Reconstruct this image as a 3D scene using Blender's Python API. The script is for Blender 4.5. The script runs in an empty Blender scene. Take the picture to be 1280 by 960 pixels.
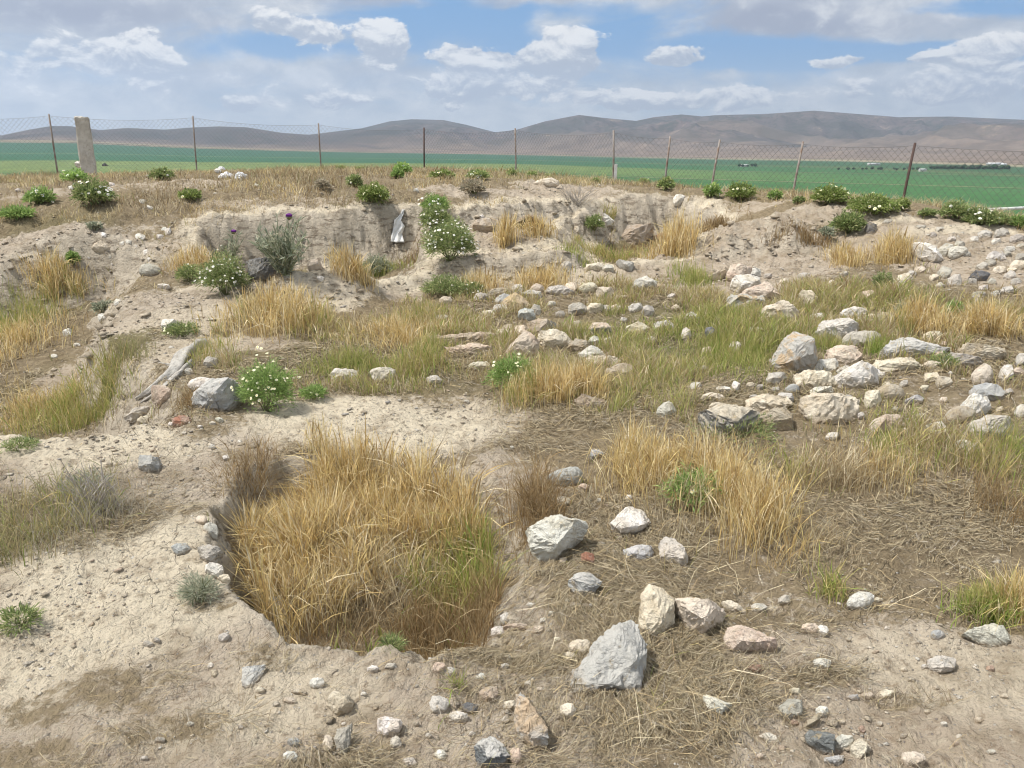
import bpy, bmesh, math, random
import numpy as np
from mathutils import Vector
rng = np.random.default_rng(7)
random.seed(7)
SC = bpy.context.scene
COL = SC.collection
R_ = math.radians

# ---------------------------------------------------------------- camera
F_PX = 967.0                      # focal length for a 1280 px wide frame
PITCH = math.atan(300.0 / F_PX)
CAM = np.array([0.0, 0.0, 1.65])
CP, SP = math.cos(PITCH), math.sin(PITCH)
cam_d = bpy.data.cameras.new('camera')
cam_d.sensor_width = 36.0
cam_d.lens = 36.0 * F_PX / 1280.0
cam_d.clip_start = 0.05
cam_d.clip_end = 60000.0
cam = bpy.data.objects.new('camera', cam_d)
COL.objects.link(cam)
cam.location = CAM
cam.rotation_euler = (math.pi / 2 - PITCH, 0, 0)
SC.camera = cam


def ray(u, v):
    a = (np.asarray(u, float) - 640.0) / F_PX
    b = (480.0 - np.asarray(v, float)) / F_PX
    return np.stack([a, CP + b * SP, -SP + b * CP], -1)


def project(P):
    d = P - CAM
    dep = d[..., 1] * CP - d[..., 2] * SP
    up = d[..., 1] * SP + d[..., 2] * CP
    dep = np.maximum(dep, 1e-3)
    return 640 + F_PX * d[..., 0] / dep, 480 - F_PX * up / dep, dep


def pix_z(u, v, z):
    d = ray(u, v)
    t = (z - CAM[2]) / d[2]
    return CAM + d * t


# ---------------------------------------------------------------- noise
def _hash(ix, iy, iz, seed):
    n = (ix.astype(np.int64) * 374761393 + iy.astype(np.int64) * 668265263
         + iz.astype(np.int64) * 2147483647 + seed * 1274126177) & 0xFFFFFFFF
    n = ((n ^ (n >> 13)) * 1274126177) & 0xFFFFFFFF
    n = ((n ^ (n >> 16)) * 2246822519) & 0xFFFFFFFF
    return ((n ^ (n >> 15)) & 0xFFFFFF) / float(0xFFFFFF)


def vnoise(x, y, seed=0):
    x = np.asarray(x, float); y = np.asarray(y, float)
    ix = np.floor(x); iy = np.floor(y)
    fx = x - ix; fy = y - iy
    fx = fx * fx * fx * (fx * (fx * 6 - 15) + 10)
    fy = fy * fy * fy * (fy * (fy * 6 - 15) + 10)
    z = np.zeros_like(ix)
    a = _hash(ix, iy, z, seed); b = _hash(ix + 1, iy, z, seed)
    c = _hash(ix, iy + 1, z, seed); d = _hash(ix + 1, iy + 1, z, seed)
    return (a + (b - a) * fx + (c - a) * fy + (a - b - c + d) * fx * fy) * 2 - 1


def fbm(x, y, octv=4, seed=0, gain=0.5, lac=2.03):
    s = 0; amp = 1.0; tot = 0
    x = np.asarray(x, float); y = np.asarray(y, float)
    for i in range(octv):
        c, sn = math.cos(i * 1.1), math.sin(i * 1.1)
        s = s + amp * vnoise(x * c - y * sn, x * sn + y * c, seed + i * 17)
        tot += amp; amp *= gain; x = x * lac; y = y * lac
    return s / tot


def vnoise3(p, seed=0):
    i = np.floor(p); f = p - i
    f = f * f * f * (f * (f * 6 - 15) + 10)
    out = 0
    for dx in (0, 1):
        for dy in (0, 1):
            for dz in (0, 1):
                w = ((f[:, 0] if dx else 1 - f[:, 0]) * (f[:, 1] if dy else 1 - f[:, 1])
                     * (f[:, 2] if dz else 1 - f[:, 2]))
                out = out + w * _hash(i[:, 0] + dx, i[:, 1] + dy, i[:, 2] + dz, seed)
    return out * 2 - 1


def fbm3(p, octv=3, seed=0, gain=0.5):
    s = 0; a = 1.0; t = 0
    for k in range(octv):
        s = s + a * vnoise3(p + k * 7.3, seed + k); t += a; a *= gain; p = p * 2.07
    return s / t


def sstep(a, b, x):
    t = np.clip((x - a) / (b - a), 0, 1)
    return t * t * (3 - 2 * t)


# ---------------------------------------------------------------- terrain
# points of the photograph with the height the ground has there
CTRL = [(-100, 1000, 0), (300, 960, 0), (640, 960, 0), (980, 960, .01), (1400, 1000, .02), (0, 700, .02), (640, 700, 0), (1280, 700, .05),
        (640, 530, 0), (300, 535, .03), (0, 540, .04), (-250, 545, .04), (1280, 570, .1), (960, 570, .06), (1450, 560, .15),
        (1000, 480, .12), (1240, 480, .17), (680, 430, .08), (480, 475, .05), (350, 430, .1), (250, 425, .1), (200, 450, .06), (120, 430, .08),
        (250, 345, .30), (400, 375, .2), (480, 362, .19), (560, 357, .2), (740, 344, .26), (860, 344, .30), (1000, 352, .32),
        (1160, 362, .38), (1280, 372, .40), (1400, 380, .42), (150, 345, .26), (60, 400, .1), (-150, 400, .1), (960, 420, .17), (760, 390, .14), (1200, 420, .25),
        (0, 292, .68), (-200, 300, .66), (120, 284, .74), (250, 274, .80), (430, 267, .84), (525, 262, .86), (640, 254, .88), (800, 246, .88), (880, 250, .84),
        (1000, 264, .80), (1100, 274, .77), (1200, 284, .70), (1280, 297, .64), (1400, 318, .56)]
CREST = [(-300, 226, .70), (0, 222, .74), (120, 221, .72), (242, 219, .70), (330, 214, .78), (400, 212, .86), (530, 210, .90), (645, 216, .84), (767, 228, .74), (893, 241, .64),
         (993, 248, .61), (1130, 259, .58), (1280, 276, .48), (1420, 298, .40)]
cp = [pix_z(*c) for c in CTRL]
cr = [pix_z(*c) for c in CREST]
extra = [np.array(p, float) for p in [(-8, 1, .05), (-8, -4, .05), (0, -4, 0), (8, -4, .05), (8, 1, .1), (-22, 14, .6), (-22, 6, .3), (15, 5, .4)]]
# the trenches stand in front of the bank: keep the ground low right up to it
for (u, v, z) in [(930, 318, .33), (1040, 316, .42), (1130, 322, .45), (1240, 330, .46), (930, 300, .40), (1040, 303, .5), (860, 300, .40), (860, 275, .60)]:
    extra.append(pix_z(u, v, z))
CT = np.array(cp + cr + extra)
_c = .35
_d = np.sqrt(((CT[:, None, :2] - CT[None, :, :2]) ** 2).sum(-1) + _c * _c)
_n = len(CT)
_A = np.zeros((_n + 3, _n + 3))
_A[:_n, :_n] = _d
_A[:_n, _n] = 1; _A[:_n, _n + 1:] = CT[:, :2]
_A[_n, :_n] = 1; _A[_n + 1:, :_n] = CT[:, :2].T
_W = np.linalg.solve(_A, np.concatenate([CT[:, 2], [0, 0, 0]]))

_crx = np.array([-60, -34] + [p[0] for p in cr] + [14.5, 20, 30])
_cry = np.array([12, 19] + [p[1] for p in cr] + [cr[-1][1] - 2.0, cr[-1][1] - 8, -20])


def crest_y(x):
    return np.interp(x, _crx, _cry)


def base_h(x, y):
    x = np.asarray(x, float); y = np.asarray(y, float)
    yc = crest_y(x)
    xx = np.clip(x, -22, 14)
    yy = np.clip(np.minimum(y, crest_y(xx)), -4, 40)
    out = np.empty(xx.shape).ravel()
    xf = xx.ravel(); yf = yy.ravel()
    for i in range(0, xf.size, 40000):
        a = xf[i:i + 40000]; b = yf[i:i + 40000]
        r = np.sqrt((a[:, None] - CT[None, :, 0]) ** 2 + (b[:, None] - CT[None, :, 1]) ** 2 + _c * _c)
        out[i:i + 40000] = r @ _W[:_n] + _W[_n] + a * _W[_n + 1] + b * _W[_n + 2]
    z = out.reshape(xx.shape)
    s = np.maximum(y - yc, 0)
    z = z - .42 * (np.sqrt(s * s + .8 ** 2) - .8)
    return np.maximum(z, -38)


def cast(u, v, fn):
    """where the line of sight through a point of the photograph meets the ground"""
    d = ray(u, v)
    t = np.geomspace(.8, 60, 900)
    P = CAM + d * t[:, None]
    g = P[:, 2] - fn(P[:, 0], P[:, 1])
    k = np.argmax(g < 0)
    if g[k] >= 0:
        return CAM + d * 30
    t = np.linspace(t[max(k - 1, 0)], t[k], 24)
    P = CAM + d * t[:, None]
    g = P[:, 2] - fn(P[:, 0], P[:, 1])
    return P[np.argmax(g < 0)]


def sd_poly(x, y, poly):
    """signed distance, negative inside"""
    d = np.full(x.shape, 1e9); s = np.zeros(x.shape, bool)
    n = len(poly)
    for i in range(n):
        ax, ay = poly[i]; bx, by = poly[(i + 1) % n]
        ex, ey = bx - ax, by - ay
        wx, wy = x - ax, y - ay
        t = np.clip((wx * ex + wy * ey) / (ex * ex + ey * ey + 1e-12), 0, 1)
        d = np.minimum(d, (wx - ex * t) ** 2 + (wy - ey * t) ** 2)
        c = ((ay > y) != (by > y)) & (x < (bx - ax) * (y - ay) / (by - ay + 1e-12) + ax)
        s ^= c
    d = np.sqrt(d)
    return np.where(s, -d, d)


def P2(pts):
    return [tuple(cast(u, v, base_h)[:2]) for u, v in pts]


# name, rim in the photograph, floor height (or function), wall width, jaggedness
CUTS = [
    ('pit', P2([(290, 648), (316, 606), (366, 584), (436, 576), (520, 582), (580, 602), (618, 640), (636, 690), (630, 740), (596, 786), (530, 808), (450, 810),
                (400, 792), (366, 768), (334, 742), (306, 712)]), lambda x, y: -.29 + 0 * x, .15, .17),
    ('ditch', P2([(-260, 545), (60, 530), (150, 529), (178, 514), (172, 480), (128, 446), (96, 428), (130, 392), (150, 350), (118, 326), (0, 334), (-260, 340)]),
     lambda x, y: np.interp(y, [4.6, 6.0, 8.5, 9.5], [-.42, -.40, .0, .16]), .55, .18),
    ('left_court', P2([(252, 279), (340, 272), (430, 268), (526, 263), (536, 300), (512, 354), (440, 362), (330, 356), (268, 330)]), lambda x, y: .10 + 0 * x, .26, .16),
    ('ledge', P2([(556, 268), (640, 256), (720, 252), (730, 300), (640, 312), (560, 316)]), lambda x, y: .50 + 0 * x, .26, .16),
    ('right_court', P2([(705, 262), (760, 252), (830, 247), (884, 254), (902, 275), (860, 300), (845, 332), (760, 340), (712, 334), (700, 310)]), lambda x, y: .16 + 0 * x, .55, .26),
]
RAISE = [(P2([(548, 322), (606, 306), (690, 310), (738, 332), (722, 344), (640, 349), (580, 350), (548, 344)]), lambda x, y: .46 + 0 * x, .16, .07)]
BUMPS = [(395, 366, .42, .26, .17), (440, 366, .3, .2, .10), (925, 318, .72, .55, .36), (985, 318, .45, .4, .22), (880, 326, .5, .35, .12), (300, 395, .8, .5, .06), (180, 385, .6, .8, .10), (1010, 268, .5, .3, .06), (160, 320, 1.0, .3, .08)]
BUMPS = [(cast(u, v, base_h), rx, ry, h) for u, v, rx, ry, h in BUMPS]
# low lips of earth along the front of the courts
LIPS = [(P2([(300, 362), (370, 372), (440, 368), (500, 360), (530, 350)]), .16, .09), (P2([(690, 345), (740, 346), (800, 340), (860, 338)]), .22, .10),
        (P2([(0, 532), (100, 530), (170, 530), (230, 536)]), .35, .05)]


def sd_line(x, y, pts):
    d = np.full(x.shape, 1e9)
    for (ax, ay), (bx, by) in zip(pts[:-1], pts[1:]):
        ex, ey = bx - ax, by - ay
        t = np.clip(((x - ax) * ex + (y - ay) * ey) / (ex * ex + ey * ey), 0, 1)
        d = np.minimum(d, (x - ax - ex * t) ** 2 + (y - ay - ey * t) ** 2)
    return np.sqrt(d)


def height(x, y, fine=True):
    x = np.asarray(x, float); y = np.asarray(y, float)
    shp = x.shape
    x = x.ravel(); y = y.ravel()
    z = base_h(x, y)
    wx = fbm(x * 2.1, y * 2.1, 6, 5, .62); wy = fbm(x * 2.1 + 31, y * 2.1, 6, 6, .62)
    for name, poly, floor, w, jag in CUTS:
        pa = np.array(poly); lo = pa.min(0) - 1; hi = pa.max(0) + 1
        m = (x > lo[0]) & (x < hi[0]) & (y > lo[1]) & (y < hi[1])
        if not m.any():
            continue
        sd = sd_poly(x[m] + wx[m] * jag, y[m] + wy[m] * jag, poly)
        wv = w * (1 + .7 * wy[m])
        if name == 'pit':       # steep on the near left, slumped on the far and right sides
            c_ = pa.mean(0); q = pa.max(0) - pa.min(0)
            dd = ((x[m] - c_[0]) / q[0] * 1.2 + (y[m] - c_[1]) / q[1] * .8)
            wv = w + .34 * sstep(-.25, .45, dd)
        k = sstep(wv * .5, -wv * .5, sd)
        fl = floor(x[m], y[m]) + .05 * fbm(x[m] * 1.3, y[m] * 1.3, 3, 9)
        if name in ('left_court', 'right_court', 'ledge'):      # earth slumped against the foot of the walls
            fl = fl + (.30 + .22 * wx[m]) * np.exp(-np.maximum(-sd, 0) / .26)
        z[m] = np.where(fl < z[m], z[m] + (fl - z[m]) * k, z[m])
    for poly, top, w, jag in RAISE:
        pa = np.array(poly); lo = pa.min(0) - 1; hi = pa.max(0) + 1
        m = (x > lo[0]) & (x < hi[0]) & (y > lo[1]) & (y < hi[1])
        if m.any():
            sd = sd_poly(x[m] + wx[m] * jag, y[m] + wy[m] * jag, poly)
            k = sstep(w * .5, -w * .5, sd)
            z[m] = np.where(top(x[m], y[m]) > z[m], z[m] + (top(x[m], y[m]) - z[m]) * k, z[m])
    for P, rx, ry, h in BUMPS:
        q = ((x - P[0] + wx * .2) / rx) ** 2 + ((y - P[1] + wy * .2) / ry) ** 2
        z = z + h * np.exp(-q * .9) * (1 + .5 * wx)
    for pts, w, h in LIPS:
        d = sd_line(x + wx * .08, y + wy * .08, pts)
        z = z + h * np.exp(-(d / w) ** 2)
    if fine:
        near = np.clip(1 - (np.hypot(x, y) - 9) / 14, .35, 1)
        z = z + .045 * fbm(x * .9, y * .9, 3, 21) + .028 * fbm(x * 3.2, y * 3.2, 4, 22)
        up = sstep(7.4, 8.6, y) * sstep(15, 12.5, y)
        z = z + up * (.10 * (.30 - np.abs(fbm(x * 2.6, y * 2.6, 5, 25, .6))) + .03 * fbm(x * 7, y * 7, 4, 26, .6))
        z = z + .024 * fbm(x * 10, y * 10, 5, 23, .65) * near - .016 * np.abs(fbm(x * 6, y * 6, 3, 24)) * near
    return z.reshape(shp)


def ground(u, v):
    return cast(u, v, height)


def hz(x, y):
    return float(height(np.array([x]), np.array([y]))[0])


# ---------------------------------------------------------------- mesh helpers
def new_mesh_obj(name, verts, faces, mats, parent=None, smooth=False, loc=None):
    """verts (n,3); faces: array (m,k) or a list of such arrays"""
    me = bpy.data.meshes.new(name)
    verts = np.asarray(verts, np.float32)
    if not isinstance(faces, (list, tuple)):
        faces = [faces]
    faces = [np.asarray(f, np.int32) for f in faces if len(f)]
    nl = sum(f.size for f in faces); npoly = sum(len(f) for f in faces)
    me.vertices.add(len(verts)); me.vertices.foreach_set('co', verts.ravel())
    me.loops.add(nl); me.polygons.add(npoly)
    me.loops.foreach_set('vertex_index', np.concatenate([f.ravel() for f in faces]))
    tot = np.concatenate([np.full(len(f), f.shape[1], np.int32) for f in faces])
    st = np.concatenate([[0], np.cumsum(tot)[:-1]]).astype(np.int32)
    me.polygons.foreach_set('loop_start', st)
    me.polygons.foreach_set('loop_total', tot)
    if smooth:
        me.polygons.foreach_set('use_smooth', np.ones(npoly, bool))
    me.update(calc_edges=True)
    for m in (mats if isinstance(mats, (list, tuple)) else [mats]):
        me.materials.append(m)
    o = bpy.data.objects.new(name, me)
    COL.objects.link(o)
    if parent is not None:
        o.parent = parent
    if loc is not None:
        o.location = loc
    return o


def set_attr(o, name, arr, kind='FLOAT'):
    a = o.data.attributes.new(name, kind, 'POINT')
    arr = np.asarray(arr, np.float32)
    if kind == 'FLOAT_COLOR':
        if arr.shape[1] == 3:
            arr = np.concatenate([arr, np.ones((len(arr), 1), np.float32)], 1)
        a.data.foreach_set('color', arr.ravel())
    else:
        a.data.foreach_set('value', arr.ravel())


def set_mat_index(o, idx):
    o.data.polygons.foreach_set('material_index', np.asarray(idx, np.int32))


def tag(o, label=None, cat=None, group=None, kind=None):
    if label: o['label'] = label
    if cat: o['category'] = cat
    if group: o['group'] = group
    if kind: o['kind'] = kind
    return o


def thing(name, label, cat, loc, group=None):
    o = bpy.data.objects.new(name, None)
    o.empty_display_size = .1
    COL.objects.link(o)
    o.location = loc
    return tag(o, label, cat, group)


# ---------------------------------------------------------------- materials
class NT:
    def __init__(s, tree):
        s.t = tree; s.n = tree.nodes; s.l = tree.links

    def node(s, typ, **kw):
        nd = s.n.new(typ)
        for k, v in kw.items():
            setattr(nd, k, v)
        return nd

    def put(s, sock, v):
        if isinstance(v, bpy.types.NodeSocket):
            s.l.new(v, sock)
        elif v is not None:
            if hasattr(sock.default_value, '__len__') and not hasattr(v, '__len__'):
                v = (v,) * len(sock.default_value)
            if hasattr(sock.default_value, '__len__') and len(sock.default_value) == 4 and len(v) == 3:
                v = tuple(v) + (1,)
            sock.default_value = v

    def m(s, op, a=0, b=None, c=None, clamp=False):
        nd = s.node('ShaderNodeMath', operation=op, use_clamp=clamp)
        s.put(nd.inputs[0], a)
        if b is not None: s.put(nd.inputs[1], b)
        if c is not None: s.put(nd.inputs[2], c)
        return nd.outputs[0]

    def vm(s, op, a, b=None, scale=None):
        nd = s.node('ShaderNodeVectorMath', operation=op)
        s.put(nd.inputs[0], a)
        if b is not None: s.put(nd.inputs[1], b)
        if scale is not None: s.put(nd.inputs['Scale'], scale)
        return nd.outputs[0]

    def noise(s, vec, scale, detail=4, rough=.55, dist=0, out=0):
        nd = s.node('ShaderNodeTexNoise')
        s.put(nd.inputs['Vector'], vec); s.put(nd.inputs['Scale'], scale)
        nd.inputs['Detail'].default_value = detail; nd.inputs['Roughness'].default_value = rough
        nd.inputs['Distortion'].default_value = dist
        return nd.outputs[out]

    def voro(s, vec, scale, feature='F1', out='Distance', rand=1):
        nd = s.node('ShaderNodeTexVoronoi', feature=feature)
        s.put(nd.inputs['Vector'], vec); s.put(nd.inputs['Scale'], scale)
        nd.inputs['Randomness'].default_value = rand
        return nd.outputs[out]

    def ramp(s, fac, stops, interp='LINEAR'):
        nd = s.node('ShaderNodeValToRGB')
        cr_ = nd.color_ramp; cr_.interpolation = interp
        while len(cr_.elements) < len(stops):
            cr_.elements.new(.5)
        for e, (p, c) in zip(cr_.elements, stops):
            e.position = p
            e.color = (c, c, c, 1) if not hasattr(c, '__len__') else tuple(c) + (1,)
        s.put(nd.inputs[0], fac)
        return nd.outputs[0]

    def rng(s, v, a, b, c=0, d=1, smooth=True):
        nd = s.node('ShaderNodeMapRange', interpolation_type='SMOOTHSTEP' if smooth else 'LINEAR')
        for i, k in enumerate((v, a, b, c, d)):
            s.put(nd.inputs[i], k)
        return nd.outputs[0]

    def mix(s, f, a, b, mode='MIX'):
        nd = s.node('ShaderNodeMix', data_type='RGBA', blend_type=mode)
        s.put(nd.inputs[0], f); s.put(nd.inputs[6], a); s.put(nd.inputs[7], b)
        return nd.outputs[2]

    def attr(s, name, out='Fac'):
        nd = s.node('ShaderNodeAttribute', attribute_name=name)
        return nd.outputs[out]

    def geo(s, out='Position'):
        return s.node('ShaderNodeNewGeometry').outputs[out]

    def bump(s, h, strength=.5, dist=.01, normal=None):
        nd = s.node('ShaderNodeBump')
        nd.inputs['Strength'].default_value = strength; nd.inputs['Distance'].default_value = dist
        s.put(nd.inputs['Height'], h)
        if normal is not None: s.put(nd.inputs['Normal'], normal)
        return nd.outputs[0]


def material(name, rough=.9, spec=.2):
    m = bpy.data.materials.new(name)
    m.use_nodes = True
    t = NT(m.node_tree)
    b = t.n['Principled BSDF']
    b.inputs['Roughness'].default_value = rough
    b.inputs['Specular IOR Level'].default_value = spec
    return m, t, b


def mat_ground():
    m, t, b = material('soil', .95, .1)
    p = t.geo()
    n1 = t.noise(p, .9, 5, .6)
    n2 = t.noise(p, 4.5, 6, .65)
    n3 = t.noise(p, 22, 6, .7)
    n4 = t.noise(p, 90, 4, .7)
    lit = t.attr('litter'); pale = t.attr('pale'); steep = t.attr('steep'); grn = t.attr('green')
    soil = t.mix(t.rng(n1, .3, .7), (.525, .435, .335), (.61, .52, .415))
    soil = t.mix(t.rng(n2, .42, .70), soil, (.39, .315, .225))
    soil = t.mix(t.m('MULTIPLY', pale, t.rng(n2, .80, .45)), soil, (.81, .71, .545))
    soil = t.mix(t.m('MULTIPLY', t.rng(n3, .51, .66), .62), soil, (.27, .20, .135))
    soil = t.mix(t.m('MULTIPLY', t.rng(n3, .46, .30), .65), soil, (.68, .60, .46))
    grey = t.mix(t.rng(n2, .35, .65), (.66, .58, .465), (.50, .43, .335))  # steep faces lightened in colour to make up for weak sunlight on them
    vz = t.node('ShaderNodeMapping'); t.put(vz.inputs[0], p); vz.inputs['Scale'].default_value = (1, 1, 3)
    grey = t.mix(t.rng(t.noise(vz.outputs[0], 6, 6, .7), .50, .62), grey, (.30, .25, .19))
    soil = t.mix(steep, soil, grey)
    # small grit in the earth
    cell = t.node('ShaderNodeTexVoronoi'); t.put(cell.inputs['Vector'], p); cell.inputs['Scale'].default_value = 70
    d1 = cell.outputs['Distance']; cc = cell.outputs['Color']
    sep = t.node('ShaderNodeSeparateColor'); t.put(sep.inputs[0], cc)
    grit = t.m('MULTIPLY', t.rng(d1, .34, .26), t.m('GREATER_THAN', sep.outputs[0], .86))
    soil = t.mix(t.m('MULTIPLY', grit, .75), soil, t.mix(sep.outputs[1], (.62, .58, .52), (.33, .29, .26)))
    lf = t.m('ADD', lit, t.m('MULTIPLY', t.m('SUBTRACT', n2, .5), .9))
    lf = t.m('ADD', lf, t.m('MULTIPLY', t.m('SUBTRACT', n3, .5), 1.7))
    lf = t.rng(lf, .36, .74)
    litc = t.mix(t.rng(n3, .35, .68), (.215, .165, .10), (.38, .305, .195))
    litc = t.mix(t.m('MULTIPLY', grn, .7), litc, (.16, .155, .06))
    col = t.mix(t.m('MULTIPLY', lf, .92), soil, litc)
    t.put(b.inputs['Base Color'], col)
    # cracks and crumbs
    ck = t.voro(t.vm('ADD', p, t.vm('SCALE', t.noise(p, 8, 3, .6, 0, 1), scale=.12)), 9, 'DISTANCE_TO_EDGE')
    crack = t.m('MULTIPLY', t.rng(ck, .0, .035), t.m('SUBTRACT', 1, steep))
    h = t.m('ADD', t.m('MULTIPLY', n3, 1.2), t.m('MULTIPLY', n4, .5))
    h = t.m('ADD', h, t.m('MULTIPLY', n2, 1.6))
    h = t.m('ADD', h, t.m('MULTIPLY', t.m('MULTIPLY', crack, t.rng(n1, .42, .62)), .32))
    h = t.m('ADD', h, t.m('MULTIPLY', grit, .30))
    t.put(b.inputs['Normal'], t.bump(h, 1.0, .042))
    return m


def mat_attr(name, rough=.8, spec=.15, trans=.0, var=.25, scale=60):
    """colour comes from the per-vertex 'tint' of every blade or leaf"""
    m, t, b = material(name, rough, spec)
    col = t.attr('tint', 'Color')
    n = t.noise(t.geo(), scale, 2)
    hsv = t.node('ShaderNodeHueSaturation')
    t.put(hsv.inputs['Color'], col)
    t.put(hsv.inputs['Value'], t.rng(n, .25, .75, 1 - var, 1 + var, False))
    t.put(b.inputs['Base Color'], hsv.outputs[0])
    if trans > 0:
        tr = t.node('ShaderNodeBsdfTranslucent')
        t.put(tr.inputs[0], hsv.outputs[0])
        mx = t.node('ShaderNodeMixShader')
        mx.inputs[0].default_value = trans
        t.l.new(b.outputs[0], mx.inputs[1]); t.l.new(tr.outputs[0], mx.inputs[2])
        t.l.new(mx.outputs[0], t.n['Material Output'].inputs[0])
    return m


def mat_stone():
    m, t, b = material('limestone', .88, .2)
    p = t.geo()
    a = t.attr('tint', 'Color'); c2 = t.attr('tint_b', 'Color')
    n1 = t.noise(p, 9, 5, .62, .6)
    n2 = t.noise(p, 42, 5, .7)
    n3 = t.noise(p, 160, 3, .7)
    col = t.mix(t.rng(n1, .45, .60), a, c2)
    col = t.mix(t.m('MULTIPLY', t.rng(n2, .53, .66), .46), col, t.mix(.6, col, (.13, .115, .10)))
    col = t.mix(t.m('MULTIPLY', t.rng(n2, .42, .30), .5), col, t.mix(.5, col, (.74, .71, .66)))
    lich = t.m('MULTIPLY', t.rng(t.noise(p, 24, 3, .6, .4), .58, .64), t.rng(n1, .35, .55))
    col = t.mix(t.m('MULTIPLY', lich, .55), col, t.mix(t.rng(n2, .4, .6), (.20, .19, .165), (.47, .36, .20)))
    vein = t.voro(t.vm('ADD', p, t.vm('SCALE', t.noise(p, 14, 3, .6, 0, 1), scale=.10)), 16, 'DISTANCE_TO_EDGE')
    col = t.mix(t.m('MULTIPLY', t.rng(vein, .022, .0), t.rng(n1, .40, .62, 0, .5)), col, t.mix(.5, col, (.10, .085, .07)))
    earth = t.attr('earth')
    ef = t.m('MULTIPLY', earth, t.rng(n2, .25, .6))
    col = t.mix(ef, col, (.36, .285, .20))
    t.put(b.inputs['Base Color'], col)
    h = t.m('ADD', t.m('MULTIPLY', n2, 1.0), t.m('MULTIPLY', n3, .35))
    h = t.m('ADD', h, t.m('MULTIPLY', n1, 1.0))
    h = t.m('ADD', h, t.m('MULTIPLY', t.rng(vein, 0, .03), .10))
    t.put(b.inputs['Normal'], t.bump(h, .9, .022))
    return m


def mat_plain(name, col, col2=None, scale=12, rough=.85, spec=.2, bump=.3, bdist=.005):
    m, t, b = material(name, rough, spec)
    p = t.geo()
    n = t.noise(p, scale, 5, .65)
    n2 = t.noise(p, scale * 5, 4, .65)
    c2 = col2 if col2 else tuple(c * .6 for c in col)
    c = t.mix(t.rng(n, .38, .66), col, c2)
    c = t.mix(t.m('MULTIPLY', t.rng(n2, .5, .75), .35), c, tuple(x * .6 for x in col))
    t.put(b.inputs['Base Color'], c)
    if bump:
        t.put(b.inputs['Normal'], t.bump(t.m('ADD', n, n2), bump, bdist))
    return m


M_GROUND = mat_ground()
M_GRASS = mat_attr('grass_blade', .75, .15, .4)
M_LEAF = mat_attr('leaf', .6, .25, .38)
M_STRAW = mat_attr('straw', .85, .1, .0)
M_STONE = mat_stone()
M_PETAL = mat_plain('petal', (.82, .82, .78), (.74, .74, .70), 80, .7, .2, 0)
M_PISTIL = mat_plain('flower_centre', (.72, .52, .06), (.60, .42, .05), 80, .8, .1, 0)
M_CREAM = mat_plain('cream_petal', (.80, .79, .60), (.74, .73, .50), 80, .7, .2, 0)
M_PURPLE = mat_plain('thistle_purple', (.16, .04, .22), (.10, .02, .15), 80, .8, .1, 0)
M_STEM = mat_plain('stem', (.16, .19, .09), (.22, .20, .10), 30, .8, .2, 0)
M_TWIG = mat_plain('twig', (.36, .32, .28), (.44, .41, .37), 30, .9, .1, 0)

# ---------------------------------------------------------------- masks on the ground (plan ellipses)
# (u, v, half width px, half height px) of bare or covered ground in the photograph
def ell(u, v, ru, rv, fn=None):
    fn = fn or height
    P = cast(u, v, fn)
    dep = (P - CAM)[1] * CP - (P - CAM)[2] * SP
    a = cast(u, v - rv * .9, base_h); b_ = cast(u, min(v + rv * .9, 1100), base_h)
    ry = max(abs(a[1] - b_[1]) / 2 / .9, .03)
    return P, ru * dep / F_PX, ry


def ellmask(x, y, lst, soft=.35, warp=.25, seed=40):
    wx = fbm(x * 1.7, y * 1.7, 4, seed) * warp; wy = fbm(x * 1.7 + 9, y * 1.7, 4, seed + 3) * warp
    out = np.zeros(np.shape(x))
    for (P, rx, ry, s) in lst:
        q = np.sqrt(((x - P[0]) / rx + wx / min(1, max(rx, .2))) ** 2 + ((y - P[1]) / ry + wy / min(1, max(ry, .2))) ** 2)
        out = np.maximum(out, s * sstep(1 + soft, 1 - soft, q))
    return out


BARE = [(130, 760, 260, 105, 1), (60, 880, 170, 60, .75), (300, 880, 170, 95, .9), (470, 890, 130, 80, .9), (490, 524, 178, 40, 1), (90, 560, 150, 36, .9), (240, 590, 110, 60, .75), (560, 930, 120, 60, .8),
        (1190, 850, 200, 80, 1), (1060, 920, 200, 75, .95), (1240, 930, 120, 60, 1), (700, 765, 60, 42, .7), (640, 870, 90, 50, .6), (180, 690, 110, 50, .8), (700, 900, 120, 60, .55), (1010, 830, 70, 40, .8),
        (190, 395, 95, 50, 1), (120, 425, 60, 26, 1), (250, 440, 60, 18, .7), (330, 432, 60, 10, .7), (900, 310, 105, 34, 1), (985, 322, 60, 26, .9), (1180, 300, 130, 32, .95), (1240, 345, 60, 18, .9),
        (30, 318, 90, 26, 1), (130, 300, 80, 16, .8), (150, 332, 60, 12, .8), (640, 330, 90, 22, 1), (620, 290, 70, 28, .9), (720, 258, 110, 10, .9), (395, 360, 50, 14, 1), (480, 358, 50, 8, .9), (770, 338, 90, 9, .8), (330, 282, 80, 8, .5),
        (1010, 262, 60, 8, .8), (925, 262, 60, 8, .8), (430, 272, 120, 5, 1), (50, 205, 30, 5, .6), (640, 600, 70, 40, .55), (600, 665, 40, 40, .3), (100, 238, 90, 6, .5), (600, 240, 80, 8, .6), (705, 238, 70, 8, .7), (330, 258, 100, 7, .5), (230, 230, 60, 4, .4), (430, 250, 60, 5, .4)]
BARE = [ell(u, v, a, b) + (s,) for u, v, a, b, s in BARE]
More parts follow.
